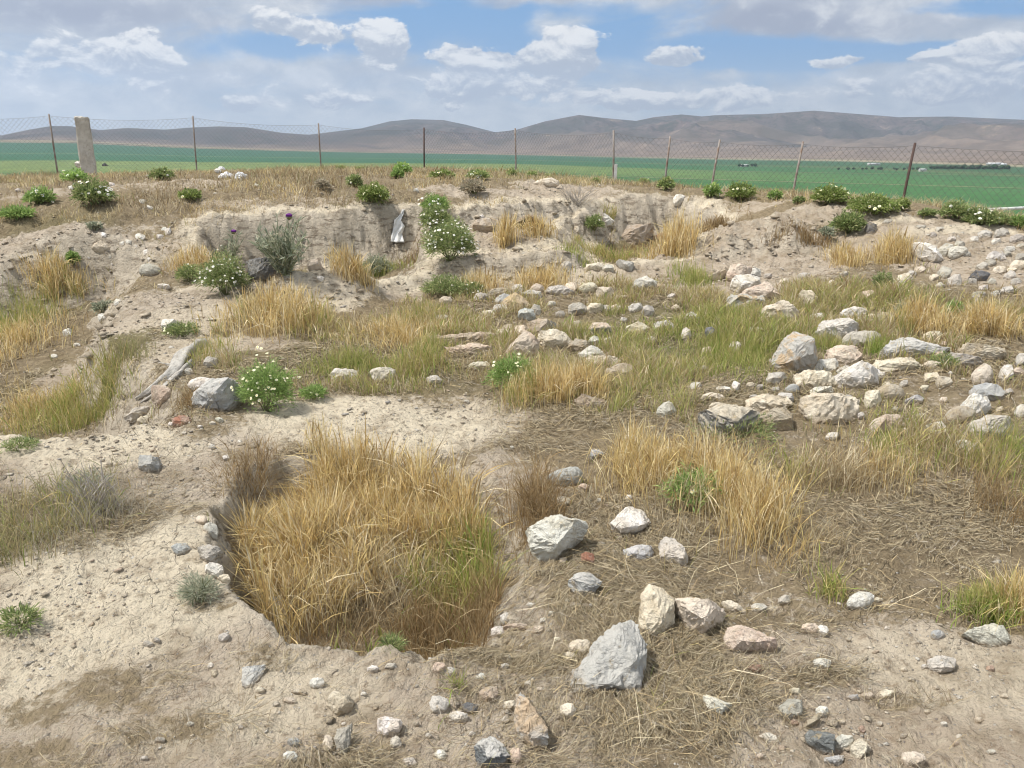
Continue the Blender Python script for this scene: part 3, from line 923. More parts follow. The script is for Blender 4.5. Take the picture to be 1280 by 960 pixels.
# u, v, width, height of each stone in the photograph, tone, label, options
# options: p = outline points, tilt = lean of the face (90 flat), th = thickness, rot
ROCKS = [
 # --- right-hand rubble wall
 (898, 344, 30, 15, 'C', 'long pale slab leaning against the foot of the soil mound', dict(p=[(884,350),(890,346),(905,337),(911,338),(910,342),(896,351)])),
 (924, 341, 30, 19, 'P', 'pinkish block behind the pale slab leaning on the soil mound', {}),
 (942, 342, 17, 13, 'G', 'small light grey stone at the back end of the right rubble wall', {}),
 (932, 355, 34, 20, 'W', 'white and grey split boulder at the back of the right rubble wall', {}),
 (951, 367, 46, 19, 'P', 'wide pinkish grey stone in front of the white and grey split boulder', {}),
 (932, 379, 50, 20, 'O', 'broad grey stone with orange staining half sunk in grass', {}),
 (928, 370, 11, 6, 'W', 'little white chip on top of the orange stained stone', {}),
 (1011, 373, 22, 19, 'C', 'cream wedge shaped stone standing alone in the grass of the rubble wall', dict(p=[(1000,368),(1004,364),(1014,365),(1022,372),(1020,380),(1013,383)])),
 (974, 392, 46, 26, 'C', 'cream block with flat sloping top and grey shaded side', dict(p=[(951,392),(958,385),(975,381),(987,383),(997,391),(993,405),(970,403),(955,402)])),
 (1022, 396, 18, 9, 'W', 'small pale stone above the large speckled grey boulder', {}),
 (1046, 413, 52, 27, 'G', 'large speckled grey boulder with yellowish right end', {}),
 (1077, 425, 52, 19, 'S', 'low rounded grey tan boulder half hidden by bright grass', dict(round=1)),
 (993, 443, 54, 51, 'O', 'tall standing boulder with grey middle and orange right side', dict(p=[(967,456),(971,443),(982,426),(991,418),(1001,420),(1014,430),(1019,444),(1018,460),(1000,468),(984,465)], tilt=28, th=.55)),
 (1056, 446, 42, 27, 'P', 'white boulder with brown banded right half', {}),
 (1034, 459, 30, 17, 'W', 'white stone tucked under the brown banded boulder', {}),
 (1020, 475, 52, 24, 'C', 'knobbly cream stone at the foot of the tall standing boulder', {}),
 (1069, 470, 58, 34, 'W', 'cream and grey boulder with a raised peak on its right', dict(p=[(1039,473),(1052,467),(1067,462),(1070,454),(1080,456),(1097,464),(1096,480),(1088,487),(1060,486),(1044,480)])),
 (1060, 463, 27, 9, 'G', 'thin grey slab between the white boulder and the peaked boulder', {}),
 (971, 474, 25, 13, 'G', 'small grey stone at the left foot of the tall standing boulder', {}),
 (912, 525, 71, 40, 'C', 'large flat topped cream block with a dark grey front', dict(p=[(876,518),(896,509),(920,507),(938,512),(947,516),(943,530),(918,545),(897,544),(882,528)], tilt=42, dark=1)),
 (962, 507, 54, 22, 'C', 'broad cream stone right of the block with the dark front', {}),
 (970, 524, 40, 28, 'T', 'tan stone sunk in grass between the two big cream blocks', {}),
 (1038, 511, 68, 38, 'C', 'big square cream block with a rough grey front', dict(p=[(1004,500),(1018,494),(1050,493),(1072,502),(1071,524),(1048,530),(1018,530),(1008,515)], tilt=42)),
 (991, 487, 17, 12, 'B', 'round bluish grey cobble among cream blocks', dict(round=1)),
 (969, 488, 12, 8, 'S', 'brownish cobble left of the round bluish cobble', {}),
 (1027, 489, 27, 10, 'W', 'pale rubble stone behind the square cream block', {}),
 (981, 498, 22, 13, 'G', 'grey rubble stone below the round bluish cobble', {}),
 (905, 487, 18, 8, 'W', 'flat white stone lying beside a small upright white stone', {}),
 (920, 483, 10, 12, 'W', 'small upright white stone at the edge of the green grass', {}),
 (937, 482, 10, 8, 'C', 'small cream stone right of the small upright white stone', {}),
 (870, 484, 14, 10, 'G', 'small grey white stone leaning at the edge of green grass', {}),
 (891, 496, 28, 9, 'C', 'thin flat cream slab behind the block with the dark front', {}),
 (895, 507, 16, 7, 'C', 'small cream lump touching the back of the dark fronted block', {}),
 (833, 513, 23, 18, 'G', 'grey white stone left of the block with the dark front', {}),
 (1040, 546, 16, 10, 'G', 'small grey stone in dry grass in front of the square cream block', {}),
 (1143, 436, 77, 29, 'B', 'longest bluish white slab of the rubble with a grey face', dict(p=[(1108,436),(1116,426),(1136,423),(1160,430),(1185,440),(1180,446),(1170,448),(1135,449),(1112,444)], tilt=38, wtop=1)),
 (1174, 444, 12, 8, 'P', 'little pink stone at the right end of the bluish white slab', {}),
 (1123, 457, 62, 17, 'C', 'long flat cream stone beneath the bluish white slab', dict(tilt=60)),
 (1163, 458, 24, 10, 'C', 'low cream stone right of the long flat cream stone', {}),
 (1092, 500, 19, 21, 'C', 'leaning cream stone beside the brown mossy boulder', {}),
 (1114, 492, 33, 21, 'T', 'rounded brown boulder overgrown with dry moss', dict(round=1)),
 (1098, 533, 20, 18, 'P', 'greyish pink stone under a pinkish tan slab', {}),
 (1113, 527, 33, 14, 'P', 'pinkish tan slab resting on the greyish pink stone', {}),
 (1143, 500, 22, 9, 'B', 'thin pale grey slab sunk in dry grass of the right rubble', {}),
 (1171, 536, 26, 15, 'W', 'white topped stone with a dark hollow beneath it', dict(p=[(1158,532),(1167,529),(1176,529),(1184,536),(1182,543),(1170,544)])),
 (1202, 520, 36, 23, 'T', 'rounded tan boulder left of the cracked white block', dict(round=1)),
 (1222, 508, 33, 26, 'W', 'cracked white block with pinkish pits', {}),
 (1236, 491, 41, 22, 'B', 'bluish grey boulder behind the cracked white block', {}),
 (1239, 534, 53, 27, 'S', 'large sloping grey slab in front of the cracked white block', dict(tilt=55)),
 (1210, 558, 30, 15, 'G', 'tilted cream grey slab below the white topped stone', dict(p=[(1195,553),(1203,550),(1214,554),(1225,563),(1214,564),(1200,560)])),
 (1228, 469, 24, 26, 'C', 'upright rounded cream stone at the end of a grey ledge', dict(round=1)),
 (1202, 453, 52, 14, 'S', 'flat grey tan ledge left of the upright rounded cream stone', dict(tilt=65)),
 (1259, 467, 16, 20, 'W', 'narrow white stone leaning beside a pinkish stone', {}),
 (1272, 466, 17, 12, 'P', 'pinkish stone right of the narrow white leaning stone', {}),
 (1277, 450, 14, 15, 'G', 'grey stone above the pinkish stone at the rubble end', {}),
 (1278, 515, 14, 16, 'W', 'white stone cut by the frame right of the cracked block', {}),
 (1180, 478, 16, 14, 'C', 'rounded cream cobble in dry grass below the flat cream stone', {}),
 (1166, 472, 18, 11, 'C', 'low cream cobble left of the rounded cream cobble', {}),
 (1228, 441, 55, 18, 'T', 'wide tan pinkish boulder covered by dry grass', {}),
 (1207, 441, 17, 13, 'C', 'cream lump at the left end of the wide tan boulder', {}),
 (1179, 431, 9, 7, 'P', 'tiny pinkish stone right of the bluish white slab', {}),
 (1068, 392, 33, 13, 'W', 'bright white slab on top of a thin white slab', {}),
 (1067, 401, 26, 5, 'W', 'thin white slab below the bright white slab', {}),
 (1103, 399, 45, 11, 'C', 'knobbly long cream stone right of the bright white slab', {}),
 (1086, 369, 22, 12, 'P', 'pinkish cream stone alone in dry grass behind the white slab', {}),
 (1143, 392, 17, 17, 'C', 'pale stone behind the big dry grass tuft of the right rubble', {}),
 (1167, 420, 24, 11, 'C', 'low cream stone above the bluish white slab tip', {}),
 (1004, 345, 10, 8, 'G', 'lone grey pebble in dry grass behind the rubble wall', {}),
 # --- stones in the green grass between the two walls
 (866, 397, 20, 9, 'W', 'white angular stone in the green grass patch', {}),
 (889, 416, 16, 12, 'D', 'dark grey peaked stone in the green grass patch', {}),
 (919, 435, 14, 15, 'G', 'upright grey stone in the green grass patch', {}),
 (887, 438, 17, 7, 'P', 'flat pinkish white stone in the green grass patch', {}),
 (945, 415, 16, 12, 'S', 'dull grey stone among grass left of the tall standing boulder', {}),
 (858, 418, 12, 15, 'G', 'pale grey upright stone left of the dark peaked stone', {}),
 (831, 408, 26, 12, 'G', 'grey stone half hidden in grass right of a cream boulder', {}),
 (797, 411, 30, 11, 'C', 'low cream boulder in the middle grass', {}),
 (796, 441, 12, 8, 'C', 'small cream stone in pale dry grass of the middle', {}),
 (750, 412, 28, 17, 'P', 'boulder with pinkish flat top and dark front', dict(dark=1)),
 (806, 355, 30, 12, 'G', 'long grey white stone under the rim of the right trench', dict(tilt=60)),
 (825, 359, 12, 8, 'T', 'tan stone at the right end of the long grey white stone', {}),
 (723, 387, 24, 14, 'S', 'grey dark banded stone left of a cream cube', {}),
 (744, 386, 19, 13, 'C', 'cream cube like stone right of the grey banded stone', {}),
 (758, 386, 11, 8, 'G', 'small grey stone right of the cream cube like stone', {}),
 (770, 385, 16, 6, 'C', 'flat cream chip right of the small grey stone', {}),
 (795, 385, 18, 11, 'G', 'pale grey stone in the grass under the trench rim', {}),
 (810, 389, 15, 13, 'S', 'rough grey lump right of the pale grey stone', {}),
 # --- middle rubble wall
 (626, 366, 32, 10, 'T', 'long tan stone at the back of the middle rubble wall', {}),
 (602, 372, 19, 11, 'S', 'grey tan stone left of the long tan stone', {}),
 (647, 362, 13, 12, 'G', 'small grey upright stone at the back of the middle rubble wall', {}),
 (671, 361, 18, 11, 'P', 'pinkish rounded stone at the back of the middle rubble wall', dict(round=1)),
 (664, 369, 24, 12, 'G', 'grey block in front of the pinkish rounded stone', {}),
 (700, 364, 36, 10, 'G', 'long pale grey slab below the soil block', {}),
 (714, 360, 15, 13, 'C', 'cream boulder at the right end of the long pale grey slab', {}),
 (736, 361, 22, 12, 'C', 'smooth cream stone right of the long pale grey slab', dict(round=1)),
 (756, 367, 21, 15, 'C', 'cracked cream boulder ending the back row of stones', {}),
 (634, 376, 29, 11, 'B', 'bluish grey slab behind the yellow flat stone', {}),
 (645, 381, 36, 13, 'C', 'flat yellowish stone lying on the middle rubble wall', dict(tilt=68, yel=1)),
 (626, 387, 18, 11, 'G', 'grey wedge left of the yellow flat stone', {}),
 (611, 393, 16, 9, 'C', 'cream chip left of the grey wedge', {}),
 (658, 393, 21, 15, 'B', 'grey white cube below the yellow flat stone', {}),
 (670, 388, 12, 12, 'S', 'dull grey stone right of the grey white cube', {}),
 (674, 411, 28, 22, 'T', 'tan boulder under dry grass in the middle rubble wall', {}),
 (690, 410, 23, 12, 'D', 'dark grey slab right of the tan boulder', {}),
 (652, 416, 19, 16, 'C', 'bright cream cobble left of the tan boulder', {}),
 (636, 411, 15, 10, 'P', 'brownish pink cobble left of the bright cream cobble', {}),
 (630, 418, 24, 12, 'C', 'low cream stone under the brownish pink cobble', {}),
 (652, 434, 41, 33, 'P', 'pinkish cream peaked boulder behind the yellow flowered plant', dict(p=[(632,440),(640,432),(654,419),(664,421),(673,428),(672,444),(655,448),(634,447)])),
 (693, 425, 43, 22, 'C', 'large rounded cream boulder with a grey right end', {}),
 (724, 433, 29, 15, 'T', 'tan slab on grey stone right of the large rounded cream boulder', {}),
 (741, 441, 36, 18, 'G', 'angular grey cream block above the golden tuft', dict(p=[(724,442),(738,434),(747,434),(759,446),(750,450),(730,450)])),
 (754, 453, 42, 13, 'C', 'long cream slab behind the golden tuft', {}),
 (775, 463, 34, 17, 'T', 'tan block at the front end of the middle rubble wall', {}),
 (743, 427, 15, 12, 'W', 'whitish stone in grass right of the tan slab', {}),
 (590, 437, 66, 13, 'P', 'long whitish flat slab left of the peaked boulder', dict(tilt=55)),
 (580, 422, 78, 10, 'P', 'pinkish grey flat slab behind the long whitish slab', dict(tilt=60)),
 (599, 459, 28, 13, 'C', 'half buried cream stone in front of the long whitish slab', {}),
 (543, 475, 19, 10, 'G', 'low grey stone at the back edge of the pale bare patch', {}),
 (582, 502, 9, 4, 'W', 'tiny white disc like stone on the pale bare patch', {}),
 (740, 504, 41, 15, 'T', 'tan slab at the foot of the golden tuft', {}),
 (557, 376, 15, 10, 'P', 'pale pinkish stone below the trench lip', {}),
 (556, 398, 22, 7, 'G', 'thin grey stone in dry grass below the trench lip', {}),
 (707, 333, 17, 11, 'G', 'grey stone on the right shoulder of the soil block', {}),
 (743, 334, 22, 9, 'C', 'pale slab set in the front rim of the right trench', {}),
 (760, 335, 13, 8, 'G', 'small grey slab set in the front rim of the right trench', {}),
 (782, 333, 23, 13, 'G', 'pointed grey slab jutting from the front rim of the right trench', dict(p=[(771,328),(776,326),(792,333),(789,339),(778,336)])),
 # --- inside the courts
 (793, 295, 46, 20, 'T', 'large flat tan slab lying in the right trench', dict(tilt=62, p=[(770,302),(782,290),(798,287),(816,291),(806,303),(788,306)])),
 (826, 298, 18, 10, 'R', 'reddish flat stone right of the large tan slab', {}),
 (606, 283, 30, 16, 'T', 'square tan stone set in the trench wall beside the ledge', {}),
 (602, 272, 7, 5, 'W', 'small white stone above the square tan stone', {}),
 (851, 249, 18, 11, 'W', 'white crumbly stone on the rim of the right trench', {}),
 (757, 275, 20, 9, 'W', 'white stone under the yellow tuft on the right trench wall', {}),
 (720, 287, 9, 8, 'C', 'cream cobble in the shaded right trench', {}),
 (330, 338, 40, 27, 'K', 'dark mottled boulder between the thistle and the white flowered bush', {}),
 (393, 332, 18, 11, 'P', 'pinkish grey stone right of the thistle', {}),
 (400, 349, 10, 9, 'G', 'small grey stone on the soil hump right of the thistle', {}),
 (267, 312, 14, 9, 'G', 'small grey stone in brown grass left of the thistle', {}),
 (188, 339, 25, 14, 'S', 'rounded grey stone on the left soil ledge', dict(round=1)),
 (204, 358, 15, 7, 'W', 'flat white stone below the left soil ledge', {}),
 (213, 408, 22, 16, 'W', 'white cracked stone under the small bluish plant', {}),
 (127, 310, 26, 12, 'C', 'pale crusted stone on the left bank', {}),
 # --- left ditch
 (252, 482, 34, 17, 'W', 'smooth oval whitish stone above the ditch corner', dict(round=1)),
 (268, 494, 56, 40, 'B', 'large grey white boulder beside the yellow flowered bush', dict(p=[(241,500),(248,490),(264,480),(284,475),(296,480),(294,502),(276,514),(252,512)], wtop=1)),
 (263, 453, 16, 13, 'S', 'purplish grey stone in grass above the smooth oval stone', {}),
 (203, 494, 26, 22, 'P', 'pinkish slab leaning into the ditch', {}),
 (177, 516, 42, 15, 'S', 'long grey slab on the ditch rim', dict(p=[(156,522),(166,515),(184,508),(197,511),(190,517),(166,525)])),
 (184, 525, 24, 8, 'C', 'thin pale slab under the long grey slab', {}),
 (227, 526, 24, 12, 'R', 'orange red stone at the ditch corner', {}),
 (186, 581, 25, 20, 'B', 'grey white stone alone on the pale path left of the pit', {}),
 (430, 469, 33, 15, 'W', 'flat whitish stone in grass right of the yellow flowered bush', {}),
 (478, 469, 33, 17, 'W', 'whitish stone with a rounded knob at its right end', {}),
 (236, 465, 11, 9, 'G', 'small grey cobble beside the bleached strip', {}),
 # --- pit rim
 (263, 662, 17, 16, 'G', 'whitish grey stone topmost along the left rim of the pit', {}),
 (227, 686, 23, 13, 'B', 'flat bluish grey stone left of the pit rim', {}),
 (262, 692, 28, 21, 'S', 'rounded grey stone on the left rim of the pit', {}),
 (267, 713, 22, 18, 'W', 'white blocky stone on the left rim of the pit', {}),
 (278, 723, 18, 11, 'C', 'cream stone just below the white blocky rim stone', {}),
 (314, 725, 13, 14, 'T', 'tan stone stuck in the wall of the pit', {}),
 (317, 744, 15, 16, 'W', 'white stone on the rim above two bluish stones', {}),
 (345, 757, 23, 22, 'B', 'smooth bluish stone on the lower left rim of the pit', {}),
 (358, 766, 14, 21, 'G', 'upright pale grey stone wedged beside the smooth bluish rim stone', {}),
 (279, 797, 13, 11, 'S', 'grey tan lump in bare soil below the pit rim', {}),
 (251, 650, 13, 10, 'C', 'pale stone on the path above the rim stones', {}),
 (489, 833, 15, 8, 'W', 'pale stone on the front lip of the pit', {}),
 (466, 836, 14, 9, 'W', 'white chip on the front lip of the pit', {}),
 (549, 835, 16, 13, 'P', 'white and brown stone below the front lip of the pit', {}),
 (562, 840, 17, 11, 'G', 'grey stone touching the white and brown stone', {}),
 # --- foreground left
 (317, 848, 30, 30, 'B', 'sparkling bluish triangular stone flat in bare soil', dict(p=[(304,838),(312,835),(332,833),(326,846),(314,861),(304,856),(305,846)], tilt=72, th=.3)),
 (396, 854, 17, 13, 'W', 'bright white square chip in bare soil', {}),
 (425, 880, 31, 29, 'C', 'cream cube shaped stone with a shaded right side', {}),
 (429, 927, 22, 42, 'S', 'pointed upright grey shard in the foreground', dict(p=[(418,925),(421,914),(439,907),(437,928),(431,948),(422,940)])),
 (410, 930, 13, 21, 'P', 'dull pinkish stone left of the pointed grey shard', {}),
 (487, 909, 29, 25, 'W', 'white angular foreground stone above a smaller white one', {}),
 (495, 929, 14, 17, 'W', 'smaller white stone touching the white angular stone', {}),
 (373, 865, 18, 8, 'C', 'thin cream stone left of the cream cube', {}),
 (362, 876, 15, 9, 'C', 'pale half buried stone left of the cream cube', {}),
 (367, 928, 15, 12, 'B', 'bluish half buried stone in the foreground soil', {}),
 (363, 947, 17, 15, 'W', 'pale half buried stone near the frame bottom', {}),
 (549, 882, 23, 22, 'G', 'grey white lumpy stone left of a dark sliver', {}),
 (586, 885, 27, 13, 'D', 'dark grey sliver of stone in the foreground', {}),
 (573, 897, 22, 15, 'W', 'white stone with a grey right side below the dark sliver', {}),
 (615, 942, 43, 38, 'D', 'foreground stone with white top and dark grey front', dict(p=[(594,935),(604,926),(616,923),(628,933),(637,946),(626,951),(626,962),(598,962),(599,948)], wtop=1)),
 (611, 868, 22, 18, 'P', 'pinkish white stone above the long pointed stone', {}),
 (601, 847, 12, 11, 'W', 'small white lump above the pinkish white stone', {}),
 (632, 833, 11, 8, 'W', 'tiny bright white stone below a grey pebble', {}),
 (633, 824, 12, 9, 'S', 'grey pebble above the tiny bright white stone', {}),
 (638, 883, 17, 14, 'C', 'cream stone left of the long pointed stone', {}),
 (665, 905, 42, 69, 'O', 'long pointed stone with orange left face lying in the foreground', dict(p=[(644,893),(647,874),(653,870),(664,877),(677,900),(685,918),(683,930),(668,939),(660,932),(646,912)], tilt=52, th=.5)),
 (632, 900, 10, 10, 'W', 'small pinkish white chip left of the long pointed stone', {}),
 (710, 890, 18, 20, 'C', 'squarish cream stone with a hollow lower end', {}),
 (645, 946, 14, 20, 'P', 'pinkish stone right of the white topped dark stone', {}),
 (551, 944, 16, 13, 'W', 'pale stone left of the white topped dark stone', {}),
 (512, 953, 16, 13, 'G', 'thin pale stone at the frame bottom', {}),
 # --- foreground middle
 (697, 671, 74, 51, 'W', 'large bright cream boulder with a notched top beside the pit', dict(p=[(660,662),(672,657),(690,648),(704,650),(712,653),(724,653),(732,661),(728,668),(708,682),(699,698),(688,696),(666,683),(668,676)], tilt=40, th=.5)),
 (787, 654, 47, 32, 'W', 'cream boulder between the notched boulder and the golden grass', dict(p=[(764,656),(772,650),(781,638),(792,637),(804,641),(811,653),(802,663),(786,664),(774,669)], tilt=45)),
 (841, 692, 37, 38, 'G', 'speckled white stone with a curved back', dict(p=[(825,680),(833,673),(842,675),(853,688),(859,700),(856,709),(846,700),(836,692),(827,697)])),
 (798, 692, 36, 21, 'B', 'grey stone with a white crest left of the speckled stone', {}),
 (706, 597, 45, 24, 'B', 'smooth blue grey stone above the notched boulder', dict(round=1)),
 (704, 628, 18, 14, 'C', 'round cream cobble above the notched boulder', dict(round=1)),
 (745, 568, 17, 11, 'B', 'small bluish grey cobble uphill of the smooth blue grey stone', {}),
 (735, 699, 17, 16, 'R', 'red and white brick fragment below the notched boulder', {}),
 (788, 547, 14, 7, 'W', 'small white cobble left of the golden grass clump', {}),
 (729, 610, 13, 10, 'P', 'dull pinkish stone below the smooth blue grey stone', {}),
 (704, 702, 11, 10, 'P', 'pinkish lump at the bottom of the notched boulder', {}),
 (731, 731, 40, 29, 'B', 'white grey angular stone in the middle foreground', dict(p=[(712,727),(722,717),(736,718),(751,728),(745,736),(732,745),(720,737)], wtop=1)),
 (632, 774, 13, 15, 'W', 'white cubic stone on the right rim of the pit', {}),
 (646, 784, 32, 9, 'P', 'pinkish tan flat stone on the right rim of the pit', {}),
 (623, 790, 17, 13, 'G', 'greenish grey stone under the white cubic rim stone', {}),
 (673, 787, 16, 10, 'P', 'pinkish flat stone right of the rim stones', {}),
 (664, 757, 12, 7, 'W', 'small white pebble right of the pit grass', {}),
 (724, 809, 28, 18, 'C', 'cream stone left of the triangular grey boulder', {}),
 (712, 822, 18, 14, 'C', 'buried tan stone below the cream stone', {}),
 (759, 824, 98, 88, 'B', 'large triangular grey boulder in the foreground', dict(p=[(711,853),(726,828),(752,800),(772,783),(786,781),(797,794),(806,817),(800,840),(795,862),(760,867),(718,864)], tilt=58, th=.2, grey=1)),
 (822, 767, 46, 66, 'C', 'upright tan cream boulder behind the triangular grey boulder', dict(p=[(799,784),(804,745),(812,735),(826,738),(843,752),(842,778),(830,798),(808,800)], tilt=35)),
 (875, 770, 63, 43, 'C', 'rounded cream boulder with a pitted underside', dict(p=[(845,752),(856,749),(878,751),(900,760),(905,768),(898,782),(876,792),(860,784),(848,767)], tilt=40, th=.6)),
 (938, 799, 64, 36, 'P', 'rough cream pink boulder right of the rounded cream boulder', dict(p=[(908,800),(912,787),(922,783),(948,791),(966,803),(970,813),(950,817),(930,812),(914,812)], tilt=55)),
 (918, 760, 32, 17, 'C', 'small cream boulder behind the rough cream pink boulder', dict(p=[(903,754),(912,751),(922,755),(933,767),(920,767),(908,764)])),
 (949, 760, 19, 11, 'G', 'grey cobble right of the small cream boulder', {}),
 (981, 750, 15, 12, 'S', 'grey green cobble in matted straw', {}),
 # --- foreground right
 (898, 882, 34, 29, 'G', 'grey white wedge stone in straw below the boulders', dict(p=[(881,872),(885,870),(914,881),(909,888),(902,897),(884,886)])),
 (989, 888, 28, 26, 'S', 'grey stone with a tan angular face', {}),
 (1026, 929, 36, 31, 'D', 'dark slate block in the right foreground', dict(p=[(1008,918),(1014,914),(1040,919),(1042,930),(1043,946),(1028,941),(1010,929)], tilt=50, th=.5)),
 (1056, 929, 22, 20, 'G', 'white and grey stone right of the dark slate block', {}),
 (1074, 936, 19, 23, 'C', 'cream angular stone right of the white and grey stone', {}),
 (1084, 937, 10, 13, 'T', 'small tan stone at the right end of the slate cluster', {}),
 (965, 925, 25, 18, 'G', 'flat pale shard left of the dark slate block', dict(p=[(953,919),(961,916),(970,922),(977,932),(968,932),(958,927)], tilt=70, th=.25)),
 (1028, 890, 15, 14, 'W', 'small bright white shard above the tan sliver', {}),
 (1016, 903, 24, 19, 'T', 'long tan sliver below the bright white shard', dict(p=[(1004,910),(1010,900),(1022,893),(1027,896),(1018,903),(1009,912)])),
 (1028, 830, 21, 13, 'G', 'lilac grey lump beside a brown plant cushion', {}),
 (944, 836, 22, 10, 'R', 'reddish thin slab below the rough cream pink boulder', {}),
 (994, 864, 14, 8, 'C', 'small cream stone in bare soil above the tan angular stone', {}),
 (1043, 951, 23, 13, 'B', 'bluish grey stone under the dark slate block', {}),
 (993, 904, 11, 8, 'R', 'red chip under the tan angular stone', {}),
 (1077, 912, 10, 9, 'R', 'orange chip above the slate cluster', {}),
 (1085, 870, 16, 10, 'P', 'pink chip left of a cream stone on bare soil', {}),
 (1066, 872, 15, 8, 'B', 'bluish grey chip left of the pink chip', {}),
 (1109, 868, 19, 12, 'C', 'cream stone with dark specks on the right bare soil', {}),
 (1077, 751, 31, 21, 'W', 'pale cream oval stone at the edge of the straw', dict(round=1)),
 (1098, 750, 12, 7, 'C', 'small cream stone right of the pale oval stone', {}),
 (1173, 794, 17, 12, 'B', 'small bluish stone left of the grey wedge boulder', dict(round=1)),
 (1236, 796, 58, 31, 'G', 'grey wedge boulder in front of the bright green tuft', dict(p=[(1208,792),(1220,785),(1240,781),(1252,784),(1263,797),(1262,808),(1252,811),(1230,800)], tilt=50)),
 (1177, 831, 33, 21, 'G', 'white grey stone with a reddish corner on bare soil', {}),
 (1156, 833, 7, 6, 'W', 'tiny white pebble left of the stone with a reddish corner', {}),
 (1238, 836, 10, 8, 'R', 'orange pebble on the right bare soil', {}),
 (1013, 786, 22, 13, 'P', 'pinkish stone left of a small white stone at the straw edge', {}),
 (1029, 789, 13, 14, 'W', 'small white stone right of the pinkish stone', {}),
 (1143, 949, 26, 18, 'C', 'pale stone in bare soil near the bottom frame edge', {}),
 # --- ruined bank on the right
 (1160, 316, 40, 22, 'W', 'sloping white stone facing on the right bank', dict(p=[(1141,307),(1150,304),(1170,315),(1180,325),(1165,328),(1150,318)])),
 (1183, 313, 18, 16, 'S', 'dark grey boulder in the right bank', {}),
 (1198, 315, 23, 13, 'G', 'pale grey boulder right of the dark bank boulder', {}),
 (1090, 286, 14, 15, 'K', 'cluster of blackish stone at the top of the right bank', {}),
 (1190, 299, 9, 6, 'W', 'white pebble on the face of the right bank', {}),
 (1225, 345, 22, 13, 'D', 'dark block in the stone heap under the right bank', {}),
]
